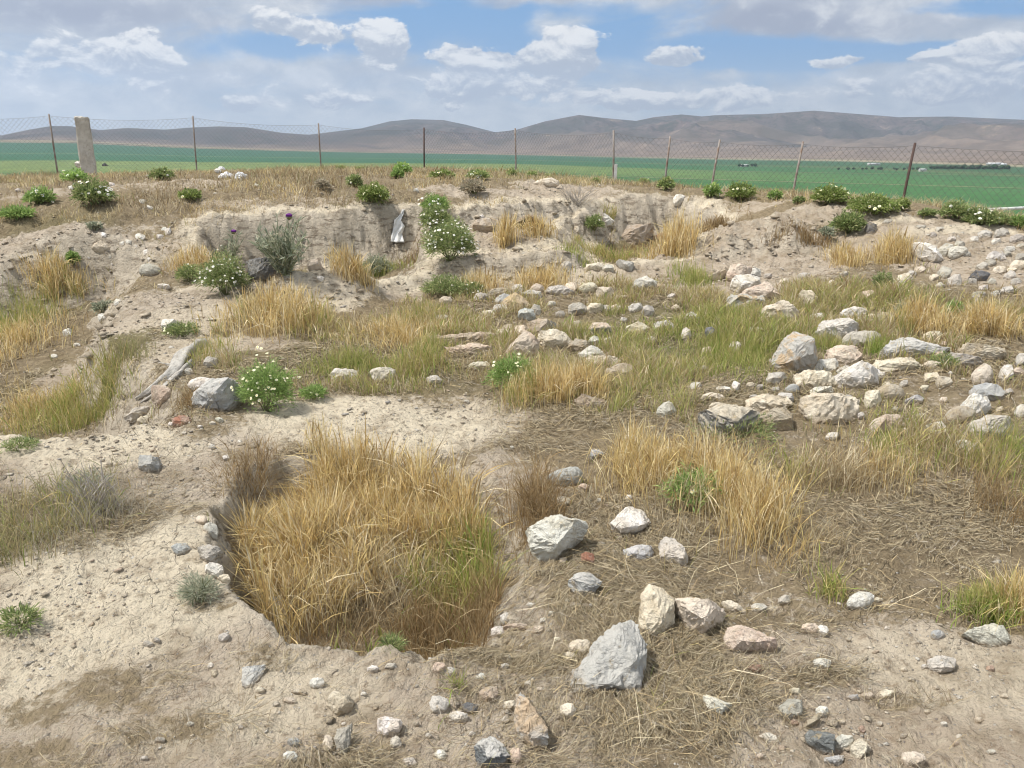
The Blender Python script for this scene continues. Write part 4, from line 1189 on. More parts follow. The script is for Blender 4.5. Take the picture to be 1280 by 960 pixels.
GROUPS = {   # plain small stones nothing tells apart
 'stones heaped under the right bank': ('pale rough stone in the heap below the right bank', 'SGSC',
   [(1181, 342, 17, 13), (1193, 351, 17, 12), (1245, 321, 22, 10), (1254, 329, 21, 12), (1239, 329, 14, 9), (1272, 332, 17, 11), (1132, 348, 18, 10), (1145, 350, 10, 8), (1224, 369, 18, 9), (1224, 377, 12, 7), (1260, 363, 20, 8), (1205, 338, 12, 9), (1215, 352, 12, 8), (1262, 345, 14, 9), (1150, 338, 14, 8), (1115, 343, 12, 7), (1270, 352, 13, 9), (1240, 352, 10, 7), (1290, 340, 14, 9), (1212, 325, 16, 9), (1228, 333, 13, 8), (1250, 338, 15, 9), (1265, 338, 12, 7), (1200, 362, 12, 7), (1175, 357, 12, 7), (1126, 355, 11, 6), (1245, 367, 12, 7), (1273, 372, 12, 7), (1208, 318, 11, 6), (1140, 342, 11, 6), (1168, 347, 11, 8), (1100, 337, 11, 6), (1258, 318, 12, 7), (1276, 322, 12, 9), (1230, 360, 11, 6)]),
 'stones along the top of the right bank': ('pale flat stone along the top edge of the right bank', 'SGS', [(1271, 299, 18, 8), (1253, 292, 18, 9), (1231, 293, 17, 9), (1210, 291, 12, 6), (1150, 284, 14, 5), (1175, 287, 11, 5), (1276, 308, 12, 6), (1128, 281, 13, 5), (1218, 299, 10, 6), (1245, 302, 11, 6), (1110, 278, 13, 5), (1140, 289, 10, 6), (1165, 294, 11, 6), (1200, 305, 12, 7), (1262, 312, 13, 7), (1120, 292, 9, 6)]),
 'white chips on the left bank': ('small white chip on the crusted left bank', 'W', [(175, 296, 12, 7), (210, 290, 8, 9), (161, 302, 8, 6), (147, 378, 10, 7), (129, 396, 13, 8), (84, 416, 12, 9), (68, 446, 9, 6), (183, 316, 9, 6), (129, 294, 9, 5), (205, 287, 7, 5), (136, 320, 7, 5), (96, 431, 9, 4), (140, 330, 7, 4), (171, 308, 7, 4), (152, 305, 8, 5), (200, 296, 9, 5), (110, 322, 6, 4), (187, 324, 7, 4)]),
 'white chips on the ditch corner': ('tiny white chip on the path by the ditch corner', 'W', [(274, 525, 9, 6), (266, 529, 9, 5), (283, 572, 9, 7), (265, 559, 9, 7), (214, 531, 8, 6), (250, 534, 7, 5), (345, 506, 7, 4), (230, 541, 6, 4), (300, 552, 6, 4)]),
 'small white pebbles on the plateau': ('small white pebble on the brown plateau turf', 'W', [(178, 252, 8, 6), (22, 238, 6, 4), (88, 235, 6, 4), (187, 260, 9, 4), (140, 231, 7, 4), (98, 205, 8, 5), (348, 233, 6, 4), (320, 232, 6, 4), (520, 238, 6, 4), (185, 220, 5, 4), (272, 214, 8, 6)]),
 'small pale stones in bare soil before the pit': ('small pale stone loose in bare soil before the pit', 'WCSG', [(391, 936, 8, 7), (325, 863, 11, 9), (301, 909, 7, 6), (345, 880, 8, 6), (455, 868, 8, 6), (470, 885, 7, 6), (185, 805, 13, 8), (195, 800, 9, 6), (263, 832, 8, 7), (268, 842, 8, 9), (200, 925, 12, 8), (238, 905, 10, 6), (180, 948, 9, 6), (520, 905, 8, 6), (536, 920, 8, 7), (470, 950, 9, 7), (660, 855, 10, 8), (675, 862, 9, 6), (520, 858, 7, 5), (590, 918, 9, 7), (430, 905, 7, 5), (335, 822, 7, 5)]),
 'small pale pebbles beside the pit': ('small pale pebble on the litter right of the pit', 'WC', [(749, 626, 7, 6), (774, 672, 8, 7), (786, 623, 8, 8), (716, 756, 7, 6), (709, 751, 6, 5), (732, 757, 7, 5), (738, 757, 6, 5), (697, 800, 9, 7), (690, 767, 9, 6), (768, 690, 8, 6), (752, 680, 9, 6), (652, 808, 8, 6), (680, 775, 9, 6), (745, 750, 6, 5), (640, 560, 6, 5), (620, 553, 6, 4)]),
 'small chips on the right bare soil': ('small pale chip on the bare soil of the right foreground', 'WCSP', [(1110, 785, 8, 5), (1130, 837, 8, 6), (1148, 803, 7, 5), (1095, 815, 8, 5), (1140, 850, 9, 6), (1170, 860, 9, 6), (1200, 872, 9, 6), (1225, 900, 9, 7), (1180, 905, 8, 6), (1255, 870, 9, 6), (1130, 920, 9, 7), (1195, 930, 8, 6), (1060, 835, 9, 6), (1052, 903, 9, 6), (945, 905, 8, 6), (950, 945, 9, 7), (1100, 905, 8, 6), (1010, 855, 8, 5), (980, 835, 9, 6), (965, 848, 10, 7), (1240, 940, 9, 7), (1160, 890, 8, 6), (1060, 800, 8, 5)]),
 'small grey stones in the middle grass': ('small grey stone half lost in the grass between the rubble walls', 'GSC', [(760, 425, 10, 7), (815, 425, 10, 7), (845, 385, 11, 7), (780, 400, 9, 6), (700, 393, 11, 8), (900, 400, 9, 7), (690, 380, 10, 7), (722, 405, 10, 7), (810, 466, 9, 6), (845, 455, 9, 6), (880, 460, 9, 6), (780, 372, 11, 6), (840, 370, 10, 6), (960, 345, 10, 6), (980, 352, 11, 7), (1040, 355, 12, 7), (1055, 343, 10, 6)]),
 'small stones in the right litter': ('small grey stone in the dry litter of the right rubble', 'GCS', [(1130, 480, 10, 8), (1155, 485, 10, 7), (1120, 512, 10, 7), (1075, 520, 12, 9), (1180, 500, 10, 7), (1150, 520, 11, 7), (1262, 490, 10, 8), (1250, 512, 9, 7), (1190, 548, 10, 7), (1100, 470, 11, 9), (1108, 481, 9, 7), (950, 484, 9, 7), (942, 497, 11, 7), (1000, 480, 9, 7), (1270, 550, 11, 8), (1060, 497, 10, 7)]),
}


def rock_mesh(name, u, v, w, h, tone, opt, seed):
    rs = np.random.default_rng(seed)
    if 'p' in opt:
        pl = np.array(opt['p'], float)
    else:
        n = rs.integers(7, 10)
        a = np.sort((np.arange(n) + rs.uniform(-.32, .32, n)) / n * 2 * math.pi)
        r = rs.uniform(.86, 1.08, n)
        ex = 2.0 if opt.get('round') else 2.9
        c, s_ = np.cos(a), np.sin(a)
        k = (np.abs(c) ** ex + np.abs(s_) ** ex) ** (-1 / ex) * r
        pl = np.stack([c * k, s_ * k], 1)
        pl -= (pl.max(0) + pl.min(0)) / 2
        pl = pl / (pl.max(0) - pl.min(0)) * np.array([w, h]) + np.array([u, v])
    cc_ = np.array([(pl[:, 0].min() + pl[:, 0].max()) / 2, pl[:, 1].max() - .2 * np.ptp(pl[:, 1])])
    pl = cc_ + (pl - cc_) * 1.10
    vb = pl[:, 1].max(); uc = (pl[:, 0].min() + pl[:, 0].max()) / 2
    hh = vb - pl[:, 1].min()
    P0 = cast(uc, vb - .03 * hh, height)
    dep = (P0 - CAM)[1] * CP - (P0 - CAM)[2] * SP
    tilt = R_(opt.get('tilt', 45 if h > .45 * w else 56))
    dirv = np.array([0, math.sin(tilt), math.cos(tilt)])
    nrm = np.array([0, -math.cos(tilt), math.sin(tilt)])
    rr = ray(pl[:, 0], pl[:, 1])
    t = ((P0 - CAM) @ nrm) / (rr @ nrm)
    S = CAM + rr * t[:, None]
    c = S.mean(0)
    wid = np.ptp(S[:, 0]); hgt = np.ptp((S - c) @ dirv)
    th = opt.get('th', .42) * min(wid, hgt * 1.2)
    pts = [S]
    # the near faces: a smaller ridge polygon pushed towards the viewer, the buried side behind
    k1 = rs.uniform(.35, .88, len(S))[:, None]
    off = nrm * th
    fr = c + (S - c) * k1 + off * rs.uniform(.55, 1.0, len(S))[:, None] + rs.normal(0, .06, S.shape) * th
    pts.append(fr[rs.integers(0, 2)::2] if not opt.get('round') and len(S) > 5 else fr)
    bk = c + (S - c) * .86 - nrm * th * 1.1 + rs.normal(0, .05, S.shape) * th
    pts.append(bk)
    low = S[pl[:, 1] > np.median(pl[:, 1])].copy()
    low[:, 2] -= .18 * hgt + .01
    low = c + (low - c) * .93
    pts.append(low)
    pts = np.concatenate(pts)
    loc = P0.copy()
    bm = bmesh.new()
    for p in pts - loc:
        bm.verts.new(p)
    res = bmesh.ops.convex_hull(bm, input=bm.verts)
    bmesh.ops.delete(bm, geom=list({g for g in res['geom_interior'] + res['geom_unused'] if isinstance(g, bmesh.types.BMVert)}), context='VERTS')
    size = max(wid, hgt)
    px = size * F_PX / dep
    bmesh.ops.remove_doubles(bm, verts=bm.verts, dist=size * .04)
    cuts = 5 if px > 40 else (4 if px > 22 else 3)
    bmesh.ops.triangulate(bm, faces=bm.faces)
    bmesh.ops.subdivide_edges(bm, edges=bm.edges, cuts=1, use_grid_fill=True)
    for _ in range(4 if opt.get('round') else 0):
        bmesh.ops.smooth_vert(bm, verts=bm.verts, factor=.42, use_axis_x=True, use_axis_y=True, use_axis_z=True)
    bmesh.ops.triangulate(bm, faces=bm.faces)
    bmesh.ops.subdivide_edges(bm, edges=bm.edges, cuts=cuts - 1, use_grid_fill=True)
    bmesh.ops.triangulate(bm, faces=bm.faces)
    bmesh.ops.smooth_vert(bm, verts=bm.verts, factor=.3 if opt.get('round') else .10, use_axis_x=True, use_axis_y=True, use_axis_z=True)
    bm.normal_update()
    co = np.array([v_.co[:] for v_ in bm.verts]); no = np.array([v_.normal[:] for v_ in bm.verts])
    tris = np.array([[v_.index for v_ in f.verts] for f in bm.faces])
    bm.free()
    q = co / size
    ax = rs.normal(0, 1, 3); ax /= np.linalg.norm(ax)
    strat = q + np.outer(q @ ax, ax) * 2.5
    amp = .5 if opt.get('round') else 1.0
    dsp = .042 * fbm3(q * 3.1 + seed, 3, seed % 97) - .085 * np.clip(np.abs(fbm3(strat * 3.3 + seed, 3, seed % 53)) - .02, 0, .25) + .022 * fbm3(strat * 12 + seed, 3, seed % 31)
    # ledges: quantise a little along the bedding
    co = co + no * (dsp * size * amp)[:, None] * 1.15
    # keep the outline at its measured size after smoothing
    for ax_ in (0,):
        cur = np.ptp(co[:, ax_]); co[:, ax_] = (co[:, ax_] - (co[:, ax_].max() + co[:, ax_].min()) / 2) * min(1.25, wid / cur) + (S[:, ax_].max() + S[:, ax_].min()) / 2 - loc[ax_]
    zc = co @ dirv; sref = (S - loc) @ dirv
    co = co + np.outer((zc - zc.min()) / max(np.ptp(zc), 1e-6) * (sref.max() - zc.max()), dirv)
    o = new_mesh_obj(name, co, tris, M_STONE, smooth=True, loc=loc)
    o.data.set_sharp_from_angle(angle=R_(27))
    a, b_ = TONES[tone]
    j = rs.uniform(.90, 1.10) * (1 + rs.normal(0, .012, 3))
    A = np.tile(np.array(a) * j, (len(co), 1)); B = np.tile(np.array(b_) * j, (len(co), 1))
    nrm_v = np.array([0, 0, 1])
    me = o.data
    vn = np.zeros(len(co) * 3, np.float32); me.vertices.foreach_get('normal', vn); vn = vn.reshape(-1, 3)
    wob = fbm3(q * 4 + 5, 3, seed % 41)
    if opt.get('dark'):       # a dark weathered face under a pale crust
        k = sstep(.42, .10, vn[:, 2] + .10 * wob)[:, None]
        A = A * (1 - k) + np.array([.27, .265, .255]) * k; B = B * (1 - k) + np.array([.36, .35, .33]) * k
    if opt.get('wtop'):       # paler where the faces turn upward
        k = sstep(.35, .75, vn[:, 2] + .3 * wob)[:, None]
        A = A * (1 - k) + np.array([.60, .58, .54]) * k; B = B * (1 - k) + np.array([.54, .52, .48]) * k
    if opt.get('yel'):
        A[:] = (.58, .45, .27); B[:] = (.52, .42, .30)
    if opt.get('grey'):
        A[:] = (.54, .525, .485); B[:] = (.46, .45, .42)
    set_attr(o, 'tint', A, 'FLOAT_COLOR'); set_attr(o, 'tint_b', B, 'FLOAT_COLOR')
    gz = height(co[:, 0] + loc[0], co[:, 1] + loc[1])
    ab = co[:, 2] + loc[2] - gz
    set_attr(o, 'earth', sstep(.05, .0, ab / max(.4, size * 3)) * .9)
    return o, loc, wid, hgt


FOOT = []         # footprints that grass keeps out of: x, y, rx, ry
_sd = 100
for (u, v, w, h, tone, lab, opt) in ROCKS:
    _sd += 1
    nm = 'boulder' if w * h > 700 else ('stone' if w * h > 150 else 'pebble')
    if 'slab' in lab or 'shard' in lab: nm = 'stone_slab'
    if 'brick' in lab: nm = 'brick_fragment'
    o, loc, wid, hgt = rock_mesh(nm, u, v, w, h, tone, opt, _sd)
    tag(o, lab, 'brick' if nm == 'brick_fragment' else ('slab' if nm == 'stone_slab' else ('boulder' if nm == 'boulder' else 'stone')))
    FOOT.append((loc[0], loc[1] + hgt * .12, wid * .5, hgt * .55))
for grp, (lab, tones, lst) in GROUPS.items():
    if 'bank' in lab and 'pale' in lab: lst = lst[::2] + lst[1::4]
    for k, (u, v, w, h) in enumerate(lst):
        _sd += 1
        o, loc, wid, hgt = rock_mesh('pebble' if w < 11 else 'stone', u, v, w, h, tones[k % len(tones)], dict(tilt=60, th=.3) if 'bank' in lab else {}, _sd)
        tag(o, lab, 'stone', grp)
        FOOT.append((loc[0], loc[1] + hgt * .3, wid * .5, hgt * .45))
FOOT = np.array(FOOT)

# ---------------------------------------------------------------- gravel: grit nobody could count
def gravel(name, lab, n, s_med, s_max, clod):
    a = rng.uniform(R_(-37), R_(37), n); r = 1.5 * (14 / 1.5) ** rng.uniform(0, 1, n) ** .95
    x = r * np.sin(a); y = r * np.cos(a)
    lm = litter_mask(x, y)
    cl = fbm(x * 2.3, y * 2.3, 4, 91)
    keep = rng.uniform(0, 1, n) < (1.08 - lm) * np.clip(.5 + 1.6 * cl, .06, 1)
    if clod:
        keep &= rng.uniform(0, 1, n) < .09
        keep |= (slope_at(x, y) > .55) & (r > 7)
        keep &= (lm < .6)
    x, y, r = x[keep], y[keep], r[keep]
    n = len(x)
    s = np.clip(rng.lognormal(math.log(s_med), .6, n), .0018, s_max) * np.clip(r / 3, .8, 2.4)
    z = height(x, y)
    oct_ = np.array([(1, 0, 0), (-1, 0, 0), (0, 1, 0), (0, -1, 0), (0, 0, 1), (0, 0, -1), (.62, .62, .5), (-.62, .62, .4), (.62, -.62, .45), (-.62, -.62, .5)], float)
    bm = bmesh.new()
    for p in oct_: bm.verts.new(p)
    bmesh.ops.convex_hull(bm, input=bm.verts)
    bm.verts.ensure_lookup_table()
    vv = np.array([v_.co[:] for v_ in bm.verts]); ff = np.array([[v_.index for v_ in f.verts] for f in bm.faces]); bm.free()
    nv_ = len(vv)
    j = 1 + rng.normal(0, .28, (n, nv_, 1))
    sc = s[:, None] * np.stack([rng.uniform(.8, 1.6, n), rng.uniform(.7, 1.2, n), rng.uniform(.4, .8, n)], 1)
    pts = vv[None] * j * sc[:, None, :]
    th = rng.uniform(0, 6.28, n); c, sn = np.cos(th)[:, None], np.sin(th)[:, None]
    pts = np.stack([pts[..., 0] * c - pts[..., 1] * sn, pts[..., 0] * sn + pts[..., 1] * c, pts[..., 2]], -1)
    pts += np.stack([x, y, z + s * .15], -1)[:, None, :]
    faces = (ff[None] + (np.arange(n) * nv_)[:, None, None]).reshape(-1, 3)
    o = new_mesh_obj(name, pts.reshape(-1, 3), faces, M_STONE, smooth=False)
    pal = np.array([(.62, .55, .45), (.54, .46, .35), (.50, .43, .34), (.70, .65, .57), (.52, .41, .31), (.50, .46, .41)])
    cc = pal[rng.choice(6, n, p=[.26, .28, .16, .14, .09, .07])] * rng.uniform(.8, 1.12, (n, 1))
    if clod:
        cc = np.array([.50, .425, .325]) * rng.uniform(.78, 1.15, (n, 1))
    cc = np.repeat(cc, nv_, 0)
    set_attr(o, 'tint', cc, 'FLOAT_COLOR'); set_attr(o, 'tint_b', cc * .85, 'FLOAT_COLOR')
    tag(o, lab, None, None, 'stuff')


gravel('gravel', 'loose grit and crumbs of stone on the bare soil', 60000, .0026, .011, 0)
gravel('clods', 'crumbled clods of dry earth on the bare soil and trench faces', 26000, .0062, .026, 1)

# ---------------------------------------------------------------- blades
PAL = {
 'gold': [(.76, .60, .31), (.82, .70, .42), (.68, .52, .235), (.87, .77, .54), (.54, .385, .175), (.72, .59, .28), (.42, .30, .15)],
 'straw': [(.54, .44, .27), (.62, .53, .35), (.45, .35, .20), (.70, .61, .44), (.36, .27, .155)],
 'mix': [(.58, .48, .22), (.48, .44, .16), (.36, .385, .11), (.64, .54, .29), (.28, .345, .095), (.50, .38, .18)],
 'green': [(.24, .345, .075), (.30, .40, .095), (.185, .285, .06), (.38, .45, .13), (.46, .47, .18)],
 'bright': [(.19, .36, .045), (.24, .42, .06), (.145, .29, .04), (.33, .47, .09), (.44, .50, .16)],
 'olive': [(.30, .30, .13), (.37, .33, .16), (.25, .265, .11), (.46, .39, .22), (.33, .28, .16)],
 'litter': [(.29, .235, .15), (.38, .315, .205), (.20, .155, .095), (.40, .345, .235), (.155, .12, .078), (.29, .245, .17)],
 'brown': [(.33, .23, .115), (.40, .29, .155), (.26, .175, .085), (.46, .36, .21)],
 'grey': [(.42, .385, .315), (.50, .46, .38), (.36, .32, .26), (.56, .52, .44)],
}
for k_ in PAL: PAL[k_] = np.array(PAL[k_])


def blades(x, y, z, h, lean, w, pal, seg=3, heads=0.0, az=None, curl=1.0, tip=None):
    """curved ribbons rooted at (x, y, z); returns vertices, quads, tris, colours"""
    n = len(x)
    az = rng.uniform(0, 2 * math.pi, n) if az is None else az
    dx, dy = np.cos(az), np.sin(az)
    fa = rng.uniform(0, 2 * math.pi, n)
    wx, wy = np.cos(fa), np.sin(fa)
    prof = np.linspace(0, 1, seg + 1)
    has = rng.uniform(0, 1, n) < heads
    P = []; C = []
    base = pal[rng.integers(0, len(pal), n)] * rng.uniform(.80, 1.18, (n, 1))
    tc_ = base if tip is None else tip[rng.integers(0, len(tip), n)] * rng.uniform(.85, 1.15, (n, 1))
    for i, t in enumerate(prof):
        out = lean * h * t ** (1 + curl)
        up = h * t * np.sqrt(np.clip(1 - (lean * t * .72) ** 2, .05, 1))
        cx = x + dx * out; cy = y + dy * out; cz = z + up
        ww = w * (1 - .55 * t)
        if i == seg - 1: ww = np.where(has, w * 1.9, ww)
        if i == seg:
            P.append(np.stack([cx, cy, cz], 1)[:, None, :])
            C.append((base * (1 - t) + tc_ * t)[:, None, :])
        else:
            o_ = np.stack([wx * ww / 2, wy * ww / 2, 0 * ww], 1)
            c_ = np.stack([cx, cy, cz], 1)
            P.append(np.stack([c_ - o_, c_ + o_], 1))
            C.append(np.repeat((base * (1 - t) + tc_ * t)[:, None, :], 2, 1))
    P = np.concatenate(P, 1); C = np.concatenate(C, 1)
    k = P.shape[1]
    b = (np.arange(n) * k)[:, None, None]
    ql = np.array([[2 * i, 2 * i + 1, 2 * i + 3, 2 * i + 2] for i in range(seg - 1)])
    q = (ql[None] + b).reshape(-1, 4)
    t_ = (np.array([[2 * seg - 2, 2 * seg - 1, 2 * seg]])[None] + b).reshape(-1, 3)
    return P.reshape(-1, 3), q, t_, C.reshape(-1, 3)


def join(parts):
    V_, Q_, T_, C_ = [], [], [], []
    off = 0
    for v, q, t, c in parts:
        V_.append(v); Q_.append(q + off); T_.append(t + off); C_.append(c); off += len(v)
    return np.concatenate(V_), np.concatenate(Q_), np.concatenate(T_), np.concatenate(C_)


def build(name, parts, mat=None, parent=None, loc=None):
    v, q, t, c = join(parts)
    if loc is not None: v = v - np.array(loc)
    o = new_mesh_obj(name, v, [q, t], mat or M_GRASS, parent=parent, loc=None if parent is not None else loc, smooth=False)
    set_attr(o, 'tint', c, 'FLOAT_COLOR')
    return o


def off_stones(x, y, k=1.0):
    m = np.ones(len(x), bool)
    for fx, fy, rx, ry in FOOT:
        m &= ((x - fx) / (rx * k)) ** 2 + ((y - fy) / (ry * k + .02)) ** 2 > 1
    return m


def in_ell(u, v, ru, rv, n, edge_=.25):
    P, rx, ry = ell(u, v, ru, rv)
    a = rng.uniform(0, 2 * math.pi, n); r = np.minimum(np.sqrt(-2 * np.log(rng.uniform(1e-4, 1, n))) * .58, 1.75)
    r = r * (1 + edge_ * fbm(np.cos(a) * 1.5 + P[0], np.sin(a) * 1.5 + P[1], 3, 63))
    return P[0] + rx * r * np.cos(a), P[1] + ry * r * np.sin(a), P, rx, ry


# ---- matted straw lying on the ground (stuff)
def straws(n, x, y, L, w, pal, lift=.03, swirl=None):
    az = rng.uniform(0, 2 * math.pi, n) if swirl is None else swirl + rng.normal(0, .75, n)
    seg = 3
    bend = rng.normal(0, .5, n)
    pts = []
    cx, cy = x.copy(), y.copy()
    for i in range(seg + 1):
        pts.append((cx.copy(), cy.copy()))
        cx = cx + np.cos(az + bend * i / seg) * L / seg; cy = cy + np.sin(az + bend * i / seg) * L / seg
    zz = [height(px, py) for px, py in pts]
    l0 = rng.uniform(.0, lift, n); l1 = rng.uniform(0, lift, n)
    P = []
    fx, fy = -np.sin(az), np.cos(az)
    for i, ((px, py), z) in enumerate(zip(pts, zz)):
        t = i / seg
        zc = z + .002 + l0 * (1 - t) + l1 * t + .35 * lift * math.sin(math.pi * t) * rng.uniform(0, 1, n)
        ww = w * (1 - .45 * t)
        o_ = np.stack([fx * ww / 2, fy * ww / 2, rng.normal(0, .3, n) * ww], 1)
        c_ = np.stack([px, py, zc], 1)
        P.append(np.stack([c_ - o_, c_ + o_], 1))
    P = np.concatenate(P, 1)
    b = (np.arange(n) * 8)[:, None, None]
    q = (np.array([[0, 1, 3, 2], [2, 3, 5, 4], [4, 5, 7, 6]])[None] + b).reshape(-1, 4)
    c = np.repeat(pal[rng.integers(0, len(pal), n)] * rng.uniform(.75, 1.2, (n, 1)), 8, 0)
    return P.reshape(-1, 3), q, np.zeros((0, 3), int), c


def straw_field():
    parts = []
    # everywhere the litter lies, thinner with distance
    n = 430000
    a = rng.uniform(R_(-37), R_(37), n); r = 1.45 * (13.5 / 1.45) ** rng.uniform(0, 1, n) ** .9
    x = r * np.sin(a); y = r * np.cos(a)
    lm = litter_mask(x, y)
    st = slope_at(x, y)
    cl = fbm(x * 1.9, y * 1.9, 4, 133)
    keep = (rng.uniform(0, 1, n) < lm ** 1.5 * np.clip(.55 + 1.9 * cl, .05, 1)) & (st < .9) & (r < rng.uniform(6.5, 11.5, n))
    x, y, r = x[keep], y[keep], r[keep]
    n = len(x)
    sw = fbm(x * .8, y * .8, 3, 55) * 5
    L = rng.uniform(.03, .13, n) * np.clip(r / 5, .75, 1.2)
    w = rng.uniform(.0010, .0023, n) * np.clip(r / 3.0, .8, 2.4)
    pal = np.concatenate([PAL['litter'], PAL['litter'], PAL['litter'], PAL['straw'][2:3], PAL['grey'][2:3]])
    parts.append(straws(n, x, y, L, w, pal, .022, sw))
    # longer pale stalks thrown on top
    n2 = 750
    a = rng.uniform(R_(-10), R_(37), n2); r = 1.7 * (6.5 / 1.7) ** rng.uniform(0, 1, n2)
    x = r * np.sin(a); y = r * np.cos(a)
    k = (litter_mask(x, y) > .55) & (fbm(x * 1.4, y * 1.4, 3, 8) > -.15)
    x, y = x[k], y[k]; n2 = len(x)
    parts.append(straws(n2, x, y, rng.uniform(.08, .28, n2), rng.uniform(.0011, .0021, n2), PAL['straw'], .06))
    o = build('dry_grass_litter', parts, M_STRAW)
    tag(o, 'matted dead straw and dry litter lying over the ground', None, None, 'stuff')
    print('straws', n)


straw_field()

# ---- short mixed grass of the middle ground and the plateau (stuff)
MID = [(u, v) for u, v in [(262, 400), (330, 372), (420, 382), (520, 372), (580, 362), (640, 352), (860, 352), (1000, 348), (1290, 385), (1340, 600), (1100, 590), (960, 565), (850, 545), (740, 520), (640, 490), (400, 492), (270, 465)]]
MIDP = [tuple(cast(u, v, base_h)[:2]) for u, v in MID]


def mid_grass():
    parts = []
    pa = np.array(MIDP); lo = pa.min(0); hi = pa.max(0)
    n = 210000
    x = rng.uniform(lo[0], hi[0], n); y = rng.uniform(lo[1], hi[1], n)
    k = sd_poly(x, y, MIDP) < 0
    x, y = x[k], y[k]
    cl = fbm(x * 2.2, y * 2.2, 4, 201); big = fbm(x * .7, y * .7, 3, 202)
    lm = litter_mask(x, y)
    k = (rng.uniform(0, 1, len(x)) < np.clip(.22 + 2.3 * cl + .6 * big, .0, .97)) & (lm > .45)
    x, y, cl = x[k], y[k], cl[k]
    k = off_stones(x, y, 1.12); x, y, cl = x[k], y[k], cl[k]
    z = height(x, y)
    gm = ellmask(x, y, GREENISH, .5) * .6 + .5 * fbm(x * 1.1, y * 1.1, 3, 203)
    g = rng.uniform(0, 1, len(x)) < np.clip(gm, .04, .85)
    r = np.hypot(x, y)
    for sel, pal, tip in ((g, PAL['green'], PAL['mix']), (~g, np.concatenate([PAL['mix'], PAL['straw'], PAL['straw']]), None)):
        n = sel.sum()
        h = rng.uniform(.04, .15, n) * np.clip(.75 + 1.7 * cl[sel], .4, 1.8)
        parts.append(blades(x[sel], y[sel], z[sel] - .01, h, rng.uniform(.1, .95, n), rng.uniform(.002, .0042, n) * np.clip(r[sel] / 5, .8, 1.8), pal, 3, .25, tip=tip))
    print('mid', len(x))
    # plateau turf, short and brown
    n = 230000
    a = rng.uniform(R_(-37), R_(37), n); r = rng.uniform(9.2, 30, n)
    x = r * np.sin(a); y = r * np.cos(a)
    z = height(x, y)
    cl = fbm(x * 1.1, y * 1.6, 4, 211)
    ok = (z > .45) & (y < crest_y(x) + 1.2) & (litter_mask(x, y) > .4) & (slope_at(x, y) < .45) & (rng.uniform(0, 1, n) < np.clip(.42 + 1.7 * cl, .03, .95))
    x, y, z, cl, r = x[ok], y[ok], z[ok], cl[ok], r[ok]
    n = len(x)
    cr_d = np.clip(1 - (crest_y(x) - y) / 4, 0, 1)
    g = rng.uniform(0, 1, n) < np.clip(.09 + .28 * cr_d + .4 * fbm(x * .6, y * .6, 3, 212), 0, .5)
    pg = fbm(x * .9, y * .6, 4, 219) > -.04
    for sel, pal in ((g, PAL['olive']), (~g & pg, np.concatenate([PAL['straw'], PAL['gold'], PAL['straw']])), (~g & ~pg, np.concatenate([PAL['litter'], PAL['brown'], PAL['straw']]))):
        m = sel.sum()
        parts.append(blades(x[sel], y[sel], z[sel] - .01, rng.uniform(.03, .12, m) * (1 + .7 * cr_d[sel]) * np.clip(1 + 1.2 * cl[sel], .5, 1.7), rng.uniform(.3, 1.0, m), rng.uniform(.006, .013, m) * r[sel] / 15, pal, 2, .0))
    print('plateau', n)
    parts.append(skirts())
    o = build('mixed_grass', parts)
    tag(o, 'short dry and green grass covering the middle ground and plateau', None, None, 'stuff')



